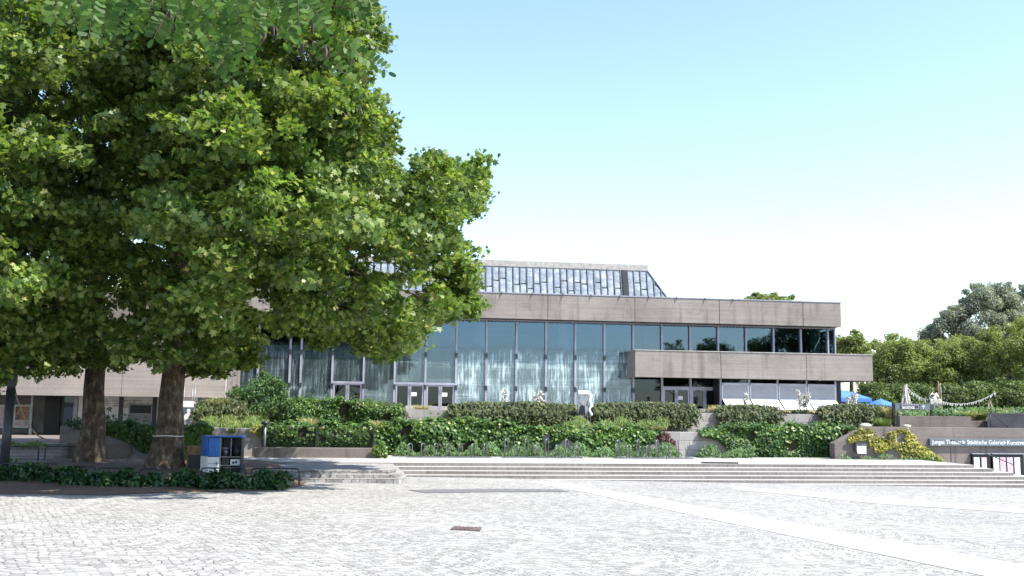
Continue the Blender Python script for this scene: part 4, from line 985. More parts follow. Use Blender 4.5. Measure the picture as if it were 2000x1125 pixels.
bunting('string of white pennants from the driftwood tipi down to the draped chair', sagline(W(1772, 757, 51.9), W(1812, 780, 51.2), .15, 8), 11)
bunting('long sagging string of white pennants before the hedge trees', sagline(W(1836, 783, 53), W(1945, 766, 52.5), .38, 12), 24)

# ================================================================== VEGETATION ON THE WALLS
def prof(pts, Y): q = [XZ(a, b, Y) for a, b in pts]; return np.array([p[0] for p in q]), np.array([p[1] for p in q])
def wavy(x, z, s): return .5+.25*np.sin(x*1.9+s)+.25*np.sin(x*.77+z*2.3+s*2.1)
def ivy(label, topp, botp, Y, mat, n, s0=.09, s1=.17, bulge=.35, depth=.6, cat='ivy', name='ivy_hedge', tpl=IVY, group=None, second=None, core=True, seed=0):
    tx, tz = prof(topp, Y); bx_, bz = prof(botp, Y)
    t = thing(name, label, cat, (float(tx.mean()), Y, float(bz.min())), group)
    def sample(n):
        nt = int(n*.28); x = rng.uniform(tx[0], tx[-1], n); zt = np.interp(x, tx, tz); zb = np.interp(x, bx_, bz); u = rng.random(n)
        z = zb+(zt-zb)*u; b = bulge*(.25+.75*wavy(x, z, seed))*np.sqrt(np.clip(1-((u-.55)/.6)**2, .05, 1))
        y = Y-b*rng.uniform(.35, 1.08, n); N = np.stack([rng.normal(0, .45, n), -np.ones(n)*.9+rng.normal(0, .3, n), rng.uniform(0, .9, n)], 1)
        hole = (np.sin(x*2.7+seed*1.3)+np.sin(z*5.1+x*1.1+seed)+np.sin(x*5.9-z*3.3)) > 1.75
        y[hole] += bulge*.9
        y[:nt] = Y+rng.uniform(-bulge*.5, depth, nt); z[:nt] = zt[:nt]+rng.normal(0, .06, nt)+.07*np.sin(x[:nt]*4+seed)+.05*np.sin(x[:nt]*9.7)+np.where(rng.random(nt) < .06, rng.uniform(0, .28, nt), 0); N[:nt] = np.stack([rng.normal(0, .4, nt), rng.normal(-.3, .4, nt), np.ones(nt)], 1)
        return np.stack([x, y, z], 1), N, rng.uniform(s0, s1, n)
    leafmesh('foliage', *sample(n), tpl, mat, t)
    if second:
        P, N, S = sample(int(n*second[1])); k = rng.random(len(P)) < np.clip((P[:, 2]-np.interp(P[:, 0], bx_, bz))/(np.interp(P[:, 0], tx, tz)-np.interp(P[:, 0], bx_, bz)+1e-6)*1.6-.5, .05, 1)
        leafmesh('young_leaves', P[k]-np.array([0, .05, 0]), N[k], S[k], tpl, second[0], t)
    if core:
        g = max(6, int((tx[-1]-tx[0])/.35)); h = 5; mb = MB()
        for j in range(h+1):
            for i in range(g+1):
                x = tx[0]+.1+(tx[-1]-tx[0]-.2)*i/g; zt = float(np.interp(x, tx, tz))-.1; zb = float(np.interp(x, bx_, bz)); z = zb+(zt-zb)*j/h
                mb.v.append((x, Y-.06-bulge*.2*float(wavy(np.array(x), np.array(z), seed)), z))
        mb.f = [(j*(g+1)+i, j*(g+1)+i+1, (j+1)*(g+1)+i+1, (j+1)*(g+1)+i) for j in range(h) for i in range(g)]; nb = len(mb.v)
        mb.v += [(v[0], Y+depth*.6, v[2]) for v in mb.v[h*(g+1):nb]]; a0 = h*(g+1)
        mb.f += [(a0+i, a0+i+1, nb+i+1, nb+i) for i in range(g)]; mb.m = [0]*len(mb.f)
        mb.build('stems', M['core_shade'], t, True)  # solid dark sheet inside the hedge, stands in for its inner shade
    return t
IV = 'ivy hanging over the lower wall'
ivy('dark ivy hedge behind the wire mesh fence', [(512, 838), (530, 832), (600, 830), (680, 832), (733, 833)], [(512, 874), (733, 874)], 42.25, M['ivy'], 4300, second=(M['ivy_bright'], .5), seed=1, group=IV)
ivy('longest dark ivy hedge behind the first two bike racks', [(735, 835), (770, 826), (830, 824), (890, 823), (940, 824), (985, 829), (1040, 838), (1060, 842)], [(735, 895), (1060, 893)], 43.9, M['ivy'], 7600, second=(M['ivy_bright'], .35), seed=2, bulge=.6, group=IV)
ivy('patchy bright ivy trailing down the wall behind the alternating racks', [(1055, 840), (1075, 834), (1100, 836), (1130, 840), (1180, 838), (1230, 836), (1270, 842), (1292, 846)], [(1055, 872), (1075, 880), (1090, 868), (1112, 858), (1128, 866), (1150, 890), (1175, 886), (1200, 872), (1230, 884), (1262, 868), (1292, 862)], 43.98, M['ivy'], 3600, bulge=.28, second=(M['ivy_bright'], .6), seed=3, group=IV, core=False)
ivy('dense ivy hedge between the bare wall and the sloping wall end', [(1366, 848), (1385, 840), (1430, 834), (1500, 834), (1560, 833), (1620, 834), (1668, 836)], [(1366, 852), (1400, 858), (1425, 880), (1440, 893), (1500, 895), (1600, 898), (1640, 899)], 43.9, M['ivy'], 6600, second=(M['ivy_bright'], .4), seed=4, bulge=.55, group=IV)
ivy('small patch of dark red creeper on the bare wall by the last rack', [(1278, 842), (1300, 848), (1318, 862)], [(1278, 856), (1300, 872), (1318, 882)], 43.97, M['red'], 520, .06, .11, .18, .1, 'creeper', 'creeper', core=False, seed=5)
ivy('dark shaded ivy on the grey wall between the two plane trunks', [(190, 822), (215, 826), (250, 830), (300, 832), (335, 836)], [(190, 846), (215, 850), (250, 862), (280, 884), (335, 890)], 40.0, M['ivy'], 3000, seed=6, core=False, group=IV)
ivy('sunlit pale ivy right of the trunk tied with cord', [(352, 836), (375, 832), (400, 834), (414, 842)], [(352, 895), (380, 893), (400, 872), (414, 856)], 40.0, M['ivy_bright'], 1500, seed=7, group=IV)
YV = 'yellow creeper on the lettered wall'
ivy('yellow green creeper hanging from the sloping wall end above the letter box', [(1656, 860), (1680, 842), (1700, 840), (1722, 862), (1738, 868)], [(1656, 864), (1690, 868), (1706, 884), (1722, 884), (1738, 876)], yr-.02, M['yellow'], 900, .07, .14, .25, .1, 'creeper', 'creeper', core=False, seed=8, group=YV)
ivy('larger yellow creeper in the middle of the lettered wall', [(1735, 848), (1752, 840), (1772, 842), (1782, 856), (1800, 874), (1824, 888), (1838, 899)], [(1735, 872), (1750, 880), (1760, 896), (1800, 900), (1838, 902)], yr-.02, M['yellow'], 1300, .07, .14, .28, .1, 'creeper', 'creeper', core=False, seed=9, group=YV)
# dry creeper stem
mb = MB(); mb.tube([W(1770, 868, yr-.1), W(1800, 882, yr-.12), W(1825, 893, yr-.14), W(1850, 903, yr-.2)], .03, 6); tag(mb.build('dry_branch', M['grey_wood'], None, True), 'bare brown creeper branch slanting down to the top of the steps', 'branch')
ivy('creeper tip trailing over the right end of the low planter edge', [(729, 872), (742, 868), (756, 880)], [(729, 886), (745, 894), (756, 894)], 41.15, M['ivy_bright'], 420, .06, .12, .3, .2, 'creeper', 'creeper', core=False, seed=10)
ivy('few yellow leaves at the wall corner beside the bollard lamp', [(488, 842), (500, 837), (512, 838)], [(488, 845), (500, 850), (512, 856)], 41.97, M['yellow'], 120, .06, .12, .12, .1, 'creeper', 'creeper', core=False, seed=12)
# upper row: clipped green hedge and big shrub
ivy('clipped green hedge below the left glass doors', [(525, 790), (560, 784), (620, 781), (700, 783), (740, 792), (786, 794)], [(525, 826), (786, 828)], 47.6, M['ivy'], 5200, .09, .16, .7, 1.0, 'hedge', 'hedge', OVAL, second=(M['ivy_bright'], .7), seed=13)
def weep(label, px0, px1, ptop, pbot, Y, n, mat='weep', group='shrubs hanging over the upper wall', bul=.7):
    tx, tz = prof([(px0, ptop+4), (px0*.8+px1*.2, ptop), (px0*.4+px1*.6, ptop-1), (px1, ptop+4)], Y); zb = XZ((px0+px1)/2, pbot, Y)[1]
    t = thing('hanging_shrub', label, 'shrub', (float(tx.mean()), Y, zb), group)
    P, N, T, S = [], [], [], []
    tw = MB()
    for i in range(n):
        x = random.uniform(tx[0], tx[-1]); z0 = float(np.interp(x, tx, tz)); end = min(x-tx[0], tx[-1]-x); drop = (z0-zb)*random.uniform(.3, 1.05)*min(1, .55+end*1.3); out = bul*random.uniform(.15, 1); sd = random.uniform(-.35, .35)
        y0 = Y+random.uniform(-.1, .7); k = random.randint(16, 24); rise = random.uniform(.05, .26); pp = []
        for j in range(k):
            u = j/(k-1); p = Vector((x+sd*u+random.gauss(0, .018), y0-out*math.sin(min(1, u*1.25)*math.pi/2)-(y0-Y)*min(1, u*2), z0-.12+rise*math.sin(min(1, u*2.2)*math.pi)-drop*max(0, u-.15)**1.25*1.1)); pp.append(p)
            P.append(p+Vector((random.gauss(0, .03), random.gauss(0, .03), random.gauss(0, .02)))); N.append((random.gauss(0, .5), -.7+random.gauss(0, .4), .6+random.gauss(0, .4)))
            T.append((sd+random.gauss(0, .5), -.3+random.gauss(0, .4), -.8+random.gauss(0, .5))); S.append(random.uniform(.10, .22))
        if i % 6 == 0: tw.tube(pp[::5], .010, 3, False)
    leafmesh('foliage', P, N, S, SPRAY, M[mat], t, np.array(T)); tw.build('stems', M['twig'], t)
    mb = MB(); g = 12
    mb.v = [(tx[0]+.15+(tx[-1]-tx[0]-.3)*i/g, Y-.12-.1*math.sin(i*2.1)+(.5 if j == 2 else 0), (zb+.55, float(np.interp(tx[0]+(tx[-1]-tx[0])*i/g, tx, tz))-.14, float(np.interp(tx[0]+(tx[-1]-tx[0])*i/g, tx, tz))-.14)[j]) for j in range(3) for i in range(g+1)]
    mb.f = [(j*(g+1)+i, j*(g+1)+i+1, (j+1)*(g+1)+i+1, (j+1)*(g+1)+i) for j in range(2) for i in range(g)]; mb.m = [0]*len(mb.f); mb.build('shade_mass', M['core_shade'], t, True)  # dark sheet added behind the strands in place of shade
    return t
weep('brownish hanging shrub between the planter end and the clipped hedge', 690, 787, 793, 826, 48.3, 330)
weep('broad hanging shrub under the lime streaked panes, left of the poster stand', 878, 1122, 791, 836, 48.3, 800)
weep('broad hanging shrub right of the tattered poster stand', 1156, 1358, 791, 838, 48.3, 680)
weep('rounded hanging shrub alone below the white blinds', 1402, 1515, 796, 834, 48.3, 400)
weep('hanging shrub at the right end below the blue parasols', 1600, 1742, 795, 836, 48.3, 480)
weep('dark drooping shrub at the left beside the poster frame', 388, 480, 786, 834, 46.5, 330)
# big free growing shrub
def bush(label, blobs, Y, dens, s0, s1, mat, name='shrub', cat='shrub', tpl=OVAL, group=None, zb=None, flat=.85):
    bl = []
    for px, py, rp_ in blobs:
        c = W(px, py, Y+random.uniform(-.3, .3)); bl.append((tuple(c), rp_*Y/FPX))
    zb = zb if zb is not None else min(c[2]-r for c, r in bl); cx = sum(c[0] for c, r in bl)/len(bl)
    t = thing(name, label, cat, (cx, Y, zb), group)
    leafmesh('foliage', *blob_leaves(bl, dens, s0, s1, flat, .45), tpl, mat, t)
    mb = MB()
    for c, r in bl[:14]: limb(mb, (cx+random.uniform(-.1, .1), Y, zb-.05), c, .03, .01, .1, 5, 5)
    mb.build('stems', M['twig'], t); return t
bush('large feathery green shrub before the left glass panes', [(500, 760, 26), (525, 752, 24), (545, 768, 22), (470, 775, 20), (515, 738, 16), (538, 745, 14), (490, 782, 26), (530, 790, 28), (558, 785, 18), (462, 762, 12), (505, 800, 26), (548, 805, 22), (475, 800, 20), (552, 752, 9), (512, 728, 8), (450, 770, 10)], 47.2, 1500, .09, .18, M['weed'], tpl=SPRAY)
# ornamental grasses
def tuft(label, px, pyb, pyt, wpx, Y, n, mat, name='grass_tuft', cat='grass', group=None, lean=.6):
    b = W(px, pyb, Y); h = XZ(px, pyt, Y)[1]-b.z; w = wpx*Y/FPX
    v = []; f = []
    for i in range(n):
        a = random.uniform(0, 2*math.pi); r0 = random.random()**.5*w*.22; hh = h*random.uniform(.55, 1.05); o = w*.5*random.uniform(.2, 1)*lean*1.6
        x0, y0 = b.x+r0*math.cos(a), Y+r0*math.sin(a); bw = random.uniform(.010, .018); px_, py_ = -math.sin(a), math.cos(a); k = len(v)
        for u in (0, .4, .75, 1):
            xx, yy, zz = x0+o*math.cos(a)*u**1.7, y0+o*math.sin(a)*u**1.7, b.z+hh*(u-.22*u**3*lean); ww = bw*(1-u*.8)
            v += [(xx-px_*ww, yy-py_*ww, zz), (xx+px_*ww, yy+py_*ww, zz)]
        f += [(k, k+1, k+3, k+2), (k+2, k+3, k+5, k+4), (k+4, k+5, k+7, k+6)]
    me = bpy.data.meshes.new(name); me.from_pydata(v, [], f); return tag(link(name, me, mat), label, cat, group)
GT = 'ornamental grasses'
tuft('straw coloured feather grass in front of the clipped hedge end', 734, 838, 818, 34, 44.4, 240, M['straw'], group=GT)
tuft('low pale feather grass on the ivy wall below the left glass doors', 830, 829, 815, 55, 44.6, 260, M['straw'], group=GT)
tuft('pale grass tuft before the door with two notices', 822, 802, 788, 60, 49.3, 240, M['straw'], group=GT)
tuft('yellow grass tuft in front of the entrance door with the notice', 1326, 806, 790, 40, 49.2, 240, M['straw'], group=GT)
tuft('yellow green grass tuft between the entrance doors and the white blinds', 1402, 806, 788, 44, 49.2, 280, M['straw'], group=GT)
tuft('golden feathery grass plume on top of the drooping left shrub', 432, 806, 770, 60, 46.6, 420, M['straw'], group=GT)
tuft('bushy yellow green grass below the drooping left shrub', 495, 838, 806, 55, 44.4, 300, M['grass'], group=GT)
tuft('straw grass tuft growing above the mesh fence', 605, 838, 812, 50, 44.2, 260, M['straw'], group=GT)
tuft('straw coloured low grass dome on the garden slope', 1895, 816, 799, 60, 48.6, 420, M['straw'], group=GT, lean=1)
tuft('tall green grass clump left of the stick bundle', 1915, 820, 792, 50, 48.4, 360, M['grass'], group=GT)
tuft('yellowish grass at the left post of the arrow sign', 1735, 815, 792, 36, 47.6, 260, M['straw'], group=GT)
tuft('dry grass tuft at the foot of the stick bundle', 1958, 812, 795, 46, 50, 240, M['straw'], group=GT)
tuft('green grass on the planter below the arrow sign', 1725, 836, 812, 46, 45.5, 240, M['grass'], group=GT)
tuft('green weed tuft hanging over the brown wall by the cabinet', 455, 846, 828, 22, 41.95, 120, M['grass'], group=GT)
def cover(name, label, pxs, py, Y0, Y1, n, mat, s0, s1, h=.25, cat='plants', tpl=SPRAY):
    P = []; N = []; T = []
    for i in range(n):
        px = random.uniform(*pxs); Y = random.uniform(Y0, Y1); c = W(px, py, (Y0+Y1)/2); hh = h*(.35+.65*abs(math.sin(px*.11)+math.sin(px*.037)))*.7
        P.append((c.x, Y, c.z+random.uniform(0, 1)**.7*hh)); N.append((random.gauss(0, .6), -.7+random.gauss(0, .5), .5)); T.append((random.gauss(0, .4), random.gauss(0, .4), 1))
    o = leafmesh(name, P, N, rng.uniform(s0, s1, n), tpl, mat, None, np.array(T)); tag(o, label, cat, None, 'stuff')
cover('weeds', 'fresh green weeds growing along the foot of the ivy wall behind the racks', (770, 1330), 893, 42.5, 43.6, 5200, M['weed'], .08, .17, .62)
cover('weeds', 'green weeds at the foot of the bare wall and the right ivy hedge', (1365, 1470), 894, 42.6, 43.6, 1100, M['weed'], .08, .17, .55)
cover('weeds', 'sparse weeds along the foot of the brown wall with the letter box', (1640, 1840), 901, 41.9, 42.3, 700, M['weed'], .06, .14, .3)
cover('meadow_grass', 'tall bright grass on top of the brown wall behind the cabinet', (392, 520), 836, 42.4, 45.5, 2600, M['grass'], .12, .26, .55, tpl=SLIM)
cover('meadow_grass', 'bright grass and herbs above the patchy ivy behind the racks', (1105, 1300), 838, 44.5, 46.5, 2600, M['grass'], .12, .26, .55, tpl=SLIM)
cover('meadow_grass', 'flowering garden plants and grass on the slope behind the short wall', (1745, 2030), 812, 47.9, 51.5, 4200, M['weed'], .12, .26, .42, tpl=SPRAY)
cover('meadow_grass', 'dry pale grass along the edge of the upper terrace', (780, 1640), 805, 49.0, 49.6, 2200, M['straw'], .10, .22, .22, tpl=SLIM)
cover('weeds', 'small yellow flowered weeds growing out of the stairs', (8, 90), 872, 38.6, 39.4, 380, M['grass'], .06, .13, .22)
# yuccas
def yucca(label, px, pyt, pyb, Y, wpx, spikes):
    b = W(px, pyb, Y); zb = b.z-.5
    t = thing('yucca', label, 'yucca', (b.x, Y, zb), 'flowering yuccas before the theatre')
    P, N, T, S = [], [], [], []
    for i in range(44):
        a = random.uniform(0, 2*math.pi); el = random.uniform(.2, 1.3); d = Vector((math.cos(a)*math.cos(el), math.sin(a)*math.cos(el), math.sin(el)))
        P.append(Vector((b.x, Y, zb+.1))+d*.28); T.append(d); N.append((-d.y, d.x, .3)); S.append(.55)
    leafmesh('rosette', P, N, S, SLIM, M['yucca'], t, np.array(T))
    for k, (ox, hy) in enumerate(spikes):
        tp_ = W(px+ox, hy, Y); mb = MB(); mb.tube([(b.x, Y, zb), (tp_.x*.8+b.x*.2, Y, zb+(tp_.z-zb)*.5), (tp_.x, Y, tp_.z)], [.025, .02, .01], 6); mb.build('stalk', M['yucca'], t)
        n = 130; u = rng.random(n)**.8; L = min(1.0, (tp_.z-b.z)*.85); rr = .20*wpx/14*np.sin(np.clip(u*.85+.12, 0, 1)*math.pi)**.7; a = rng.uniform(0, 2*math.pi, n); q = rng.uniform(.3, 1, n)
        Pn = np.stack([tp_.x+(b.x-tp_.x)*u*.5+rr*q*np.cos(a), Y+rr*q*np.sin(a), tp_.z-L*u], 1)
        leafmesh('flower_spike', Pn, rng.normal(size=(n, 3)), rng.uniform(.10, .17, n), OVAL, M['bloom'], t, fold=.8)
yucca('white yucca spike before the lime streaked panes, left of a pair', 986, 759, 796, 49.1, 12, [(0, 759)])
yucca('broad white yucca bloom one pane left of the poster stand', 1052, 762, 796, 49.1, 20, [(2, 762), (-5, 772)])
yucca('small yucca spike at the joint of the first and second blind', 1456, 766, 800, 49.1, 9, [(0, 766)])
yucca('wide white yucca with three spikes before the third blind', 1567, 760, 800, 49.1, 13, [(-8, 761), (4, 768), (12, 766)])
yucca('white yucca spikes hiding the large blue parasol', 1665, 762, 800, 49.1, 13, [(6, 762), (-8, 774), (2, 768)])

# bushes of the tree bed (large glossy leaves, in shade)
def bedbush(label, px0, px1, pyt, pyb, Y, n=230):
    c0, c1 = W(px0, pyb, Y), W(px1, pyb, Y); zt = XZ((px0+px1)/2, pyt, Y)[1]; zb = pz(c0.x, Y)+.02; w = c1.x-c0.x; bl = []
    for i in range(max(8, int(w*8))):
        u = random.random(); r = random.uniform(.18, .3); h = (zt-zb)*(.55+.45*math.sin((.1+.8*u)*math.pi))*random.uniform(.6, 1)
        bl.append(((c0.x+w*u, Y+random.uniform(-.35, .6), zb+max(.08, h-r*.6)), r*1.15)); bl.append(((c0.x+w*u, Y+random.uniform(-.45, .3), zb+.14), r*.9))
    t = thing('laurel_bush', label, 'bush', ((c0.x+c1.x)/2, Y, zb), 'glossy bushes around the tree bed')
    leafmesh('foliage', *blob_leaves(bl, n*8, .11, .20, .85, .5), OVAL, M['shade_bush'], t)
    mb = MB()
    for c, r in bl[:12]: limb(mb, (c[0]*.7+t.location.x*.3, Y, zb-.04), c, .018, .008, .1, 4, 4)
    mb.build('stems', M['twig'], t)
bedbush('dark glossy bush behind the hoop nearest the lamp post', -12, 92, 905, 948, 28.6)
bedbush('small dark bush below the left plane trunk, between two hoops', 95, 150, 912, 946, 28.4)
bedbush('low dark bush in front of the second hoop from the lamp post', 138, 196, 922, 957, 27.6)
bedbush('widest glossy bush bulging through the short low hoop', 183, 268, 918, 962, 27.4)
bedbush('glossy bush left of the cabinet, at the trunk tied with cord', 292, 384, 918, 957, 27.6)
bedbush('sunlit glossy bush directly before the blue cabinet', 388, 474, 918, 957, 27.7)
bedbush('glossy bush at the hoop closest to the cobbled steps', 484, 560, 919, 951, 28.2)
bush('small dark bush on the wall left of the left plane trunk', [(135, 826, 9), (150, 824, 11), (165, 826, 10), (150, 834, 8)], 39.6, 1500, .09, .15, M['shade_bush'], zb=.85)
bush('light green sapling rising between the panel wall and left trunk', [(212, 800, 6), (208, 815, 8), (203, 826, 8), (215, 822, 5)], 40.3, 1100, .09, .15, M['ivy'], zb=.8)
bush('little weed clump at the foot of the stairs', [(20, 898, 6), (30, 899, 5), (12, 900, 5)], 33, 1600, .08, .14, M['weed'], zb=-.35)
bush('bright low foliage right of the cord tied trunk near the small cupboard', [(365, 885, 8), (362, 895, 8), (368, 876, 6)], 37.5, 1500, .08, .15, M['ivy_bright'], zb=-.3)

# ================================================================== PLANE TREES
def tree_crown(poly, Y0, n, tf, tb, extra):
    """leaf sprays of a broad round crown; the outline is met at every depth"""
    xs = [p[0] for p in poly]; zs = [p[1] for p in poly]; macro = []; eye = Vector((0, 0, EYE))
    while len(macro) < n:
        x, z = random.uniform(min(xs), max(xs)), random.uniform(min(zs), max(zs)); r = random.uniform(.8, 1.45)
        if not inside(poly, x, z): continue
        d = edge_dist(poly, x, z)
        if d < r*.7: continue
        k = min(1, d/4.5); front = random.random() < .66; T = (tf if front else tb)*math.sqrt(1-(1-k)**2)
        Y = Y0+(-1 if front else 1)*T*random.random()**.4; q = eye+(Vector((x, Y0, z))-eye)*(Y/Y0); macro.append((q, r*(Y/Y0)))
    k = len(poly)
    for i in range(k):
        a, b = Vector(poly[i]), Vector(poly[(i+1) % k]); L = (b-a).length; nn = max(1, int(L/.55)); nr = Vector((-(b-a).y, (b-a).x)).normalized()
        if not inside(poly, *((a+b)/2+nr*.05)): nr = -nr
        for j in range(nn):
            p = a+(b-a)*((j+random.random())/nn); q = p+nr*random.uniform(.1, .9); Y = Y0+random.uniform(-2.2, 1.5); q = eye+(Vector((q.x, Y0, q.y))-eye)*(Y/Y0); macro.append((q, random.uniform(.3, .55)))
    micro = []; macro += [(c+Vector((0, random.uniform(-1.5, .5), 0)), r) for c, r in extra for q in (0, 1, 2)]
    for c, r in macro:
        for j in range(max(2, int(9*r*r))):
            d = Vector(rdir(1)[0]); d.z = d.z*.8+.15; micro.append((tuple(c+d*r*random.uniform(.55, 1.05)), random.uniform(.26, .50)))
    return macro, micro
def spray_leaves(micro, per, s0, s1):
    """each spray: leaves along a few drooping shoots, facing up and outwards"""
    P, N, S, T = [], [], [], []
    for c, r in micro:
        n = max(8, int(per*random.uniform(.7, 1.3)*(r/.38)**2)); ax = rng.normal(size=3)*np.array([1, 1, .4]); ax /= np.linalg.norm(ax); tilt = np.array([.1, -.12, .85])+rng.normal(size=3)*.6
        p = np.array(c)+rdir(n)*(rng.random(n)**.5*r)[:, None]*np.array([1, 1, .62])+ax*rng.uniform(-r, r, n)[:, None]*.5
        P.append(p); N.append(tilt+rng.normal(size=(n, 3))*.72); S.append(rng.uniform(s0, s1, n)); T.append(ax+rng.normal(size=(n, 3))*.6+np.array([0, 0, -.45]))
    return np.concatenate(P), np.concatenate(N), np.concatenate(S), np.concatenate(T)
def plane_tree(label, base_px, Y, zb, trunk_px, poly_px, nblob, limbs, tf, tb, extra=()):
    b = W(*base_px, Y); t = thing('plane_tree', label, 'plane tree', (b.x, Y, zb), 'plane trees in the mulch bed')
    pts = []; rr = []
    for px, py, w in trunk_px: c = W(px, py, Y); pts.append((c.x, Y, c.z)); rr.append(w*Y/FPX/2)
    pts[0] = (pts[0][0], Y, zb-.15); mb = MB(); n = 18
    # root flare and slight irregular girth
    fine = []; fr_ = []
    for i in range(len(pts)-1):
        for j in range(5): u = j/5; fine.append(Vector(pts[i]).lerp(Vector(pts[i+1]), u)); fr_.append(rr[i]+(rr[i+1]-rr[i])*u)
    fine.append(Vector(pts[-1])); fr_.append(rr[-1]); mb.tube(fine, fr_, n)
    for i, v in enumerate(mb.v):
        ring = i//n; a = 2*math.pi*(i % n)/n
        if ring < len(fine):
            c = fine[ring]; q = 1+.05*math.sin(3*a+ring*.4)+.03*math.sin(5*a-ring*.7)+(.16*math.sin(5*a+1)*max(0, 1-ring/5))
            mb.v[i] = tuple(c+(Vector(v)-c)*q)
    mb.build('trunk', M['bark'], t, True)
    poly = [XZ(px, py, Y) for px, py in poly_px]
    bl, micro = tree_crown(poly, Y, nblob, tf, tb, [(W(a, b, Y), c*Y/FPX) for a, b, c in extra])
    P, N, S, T = spray_leaves(micro, 56, .115, .215)
    leafmesh('crown', P, N, S, PLANE, M['plane'], t, T, fold=.35)
    ends = []
    for px, py, dy, r0 in limbs:
        a = fine[-1-random.randint(0, 3)] if r0 > .12 else fine[-1-random.randint(2, 7)]; e = W(px, py, Y+dy); mb = MB(); mb2 = mb
        limb(mb, a, e, r0, r0*.3, .12, 9, 9); mb.build('limb', M['bark'], t, True); ends.append((a, e))
    mb = MB()
    for c, r in random.sample(bl, min(len(bl), 95)):
        a, e = min(ends, key=lambda q: (q[0].lerp(q[1], .7)-Vector(c)).length); limb(mb, a.lerp(e, random.uniform(.35, .95)), c, .05, .012, .12, 5, 6)
    mb.build('twigs', M['twig'], t, True)
    return t
RT_POLY = [(250, -300), (460, -330), (620, -270), (692, -120), (722, 0), (742, 95), (736, 150), (764, 250), (778, 305), (800, 318), (832, 292), (896, 300), (962, 348), (953, 396), (922, 432), (898, 466), (920, 515), (910, 560), (932, 600), (918, 640), (882, 632), (838, 640), (812, 690), (776, 712), (738, 700), (700, 678), (652, 688), (600, 655), (545, 655), (484, 722), (450, 738), (400, 735), (340, 715), (275, 735), (235, 705), (205, 480)]
LT_POLY = [(-560, -150), (-300, -310), (60, -330), (300, -200), (330, 100), (310, 400), (290, 640), (232, 728), (130, 735), (55, 745), (-60, 760), (-300, 740), (-520, 600), (-620, 250)]
rt = plane_tree('right plane tree with wide trunk tied by white cord and sunlit leaves', (326, 908), 33.0, -.26,
    [(323, 914, 82), (326, 880, 60), (331, 840, 50), (335, 790, 44), (338, 740, 42), (345, 640, 38), (350, 520, 32), (360, 380, 22), (370, 200, 14)], RT_POLY, 430,
    [(700, 560, -1, .16), (560, 300, -3, .15), (480, 60, 1, .13), (250, 200, 2, .12), (860, 420, 0, .11), (640, 640, -3, .10), (420, 660, -4, .10), (200, 560, 3, .10), (780, 640, -1, .08), (600, 150, 2, .1)], 11.5, 5.5, [(880, 530, 38), (902, 545, 30), (860, 575, 38), (908, 520, 26), (912, 590, 26), (880, 598, 36), (905, 605, 28), (890, 560, 34), (885, 505, 34), (862, 612, 30), (838, 622, 24), (768, 690, 26), (748, 668, 30), (720, 678, 26), (800, 655, 32), (640, 668, 26), (690, 652, 30), (480, 698, 26), (452, 715, 24), (420, 718, 26), (392, 718, 24), (600, 640, 30), (550, 640, 30), (930, 380, 26), (905, 345, 28), (915, 425, 24), (855, 330, 30), (815, 335, 28)])
lt = plane_tree('left plane tree with mottled trunk beside the stairs', (177, 897), 35.5, -.22,
    [(176, 902, 60), (178, 870, 47), (182, 830, 41), (184, 780, 37), (186, 720, 35), (188, 620, 32), (186, 480, 26), (180, 300, 18), (170, 100, 10)], LT_POLY, 420,
    [(20, 560, -2, .14), (-200, 500, 0, .13), (90, 250, -3, .14), (-50, 60, 1, .12), (260, 300, 2, .1), (130, 690, -3, .08), (-300, 300, 0, .1), (95, 650, -2, .09)], 12, 5, [(20, 730, 30), (90, 722, 30), (150, 718, 30), (40, 60, 60), (10, 140, 60), (-20, 240, 60), (60, 340, 50), (140, 60, 50)])
# white cord round the trunk
c = W(329, 851, 33.0); mb = MB(); ring = [(c.x+.47*math.cos(a), 33+.47*math.sin(a), c.z+.01*math.sin(a*3)) for a in [2*math.pi*i/24 for i in range(25)]]
mb.tube(ring, .014, 6); tag(mb.build('cord', M['white_cloth']), 'thin white cord tied around the right plane trunk', 'cord')

# ================================================================== BACKGROUND TREES
def ptree(name, label, pts, Y, n, r0, r1, dens, s0, s1, mat, zb=1.5, tpl=SPRAY, tmax=4, **kw):
    return simple_tree(name, label, 'tree', [XZ(a, b, Y) for a, b in pts], Y, zb, n, r0, r1, dens, s0, s1, M[mat], tmax=tmax, tpl=tpl, **kw)
ptree('willow_tree', 'tall silvery grey willow towering over the garden trees', [(1812, 640), (1830, 612), (1870, 590), (1888, 556), (1930, 548), (1985, 556), (2060, 552), (2130, 620), (2120, 790), (1840, 790), (1812, 690)], 112, 290, .7, 1.4, 430, .22, .42, 'willow', upw=.2)
ptree('garden_tree', 'bushy green tree directly behind the building corner and parasols', [(1690, 700), (1712, 668), (1745, 655), (1790, 668), (1815, 690), (1835, 800), (1680, 800)], 78, 150, .5, 1.0, 640, .13, .26, 'robtree', edge=True)
ptree('garden_tree', 'middle green tree of the hedge row below the willow', [(1795, 705), (1825, 672), (1870, 655), (1910, 648), (1955, 665), (1960, 800), (1795, 800)], 76, 150, .5, 1.0, 640, .13, .26, 'robtree')
ptree('garden_tree', 'broad green tree at the right picture edge', [(1905, 680), (1930, 640), (1985, 622), (2060, 615), (2160, 640), (2180, 800), (1920, 800)], 73, 170, .5, 1.0, 620, .13, .26, 'robtree')
ptree('garden_tree', 'low dark green growth behind the pennant string', [(1640, 770), (1700, 752), (1800, 750), (1900, 745), (2040, 740), (2050, 815), (1640, 815)], 68, 150, .5, .9, 560, .16, .3, 'darktree', tmax=2)
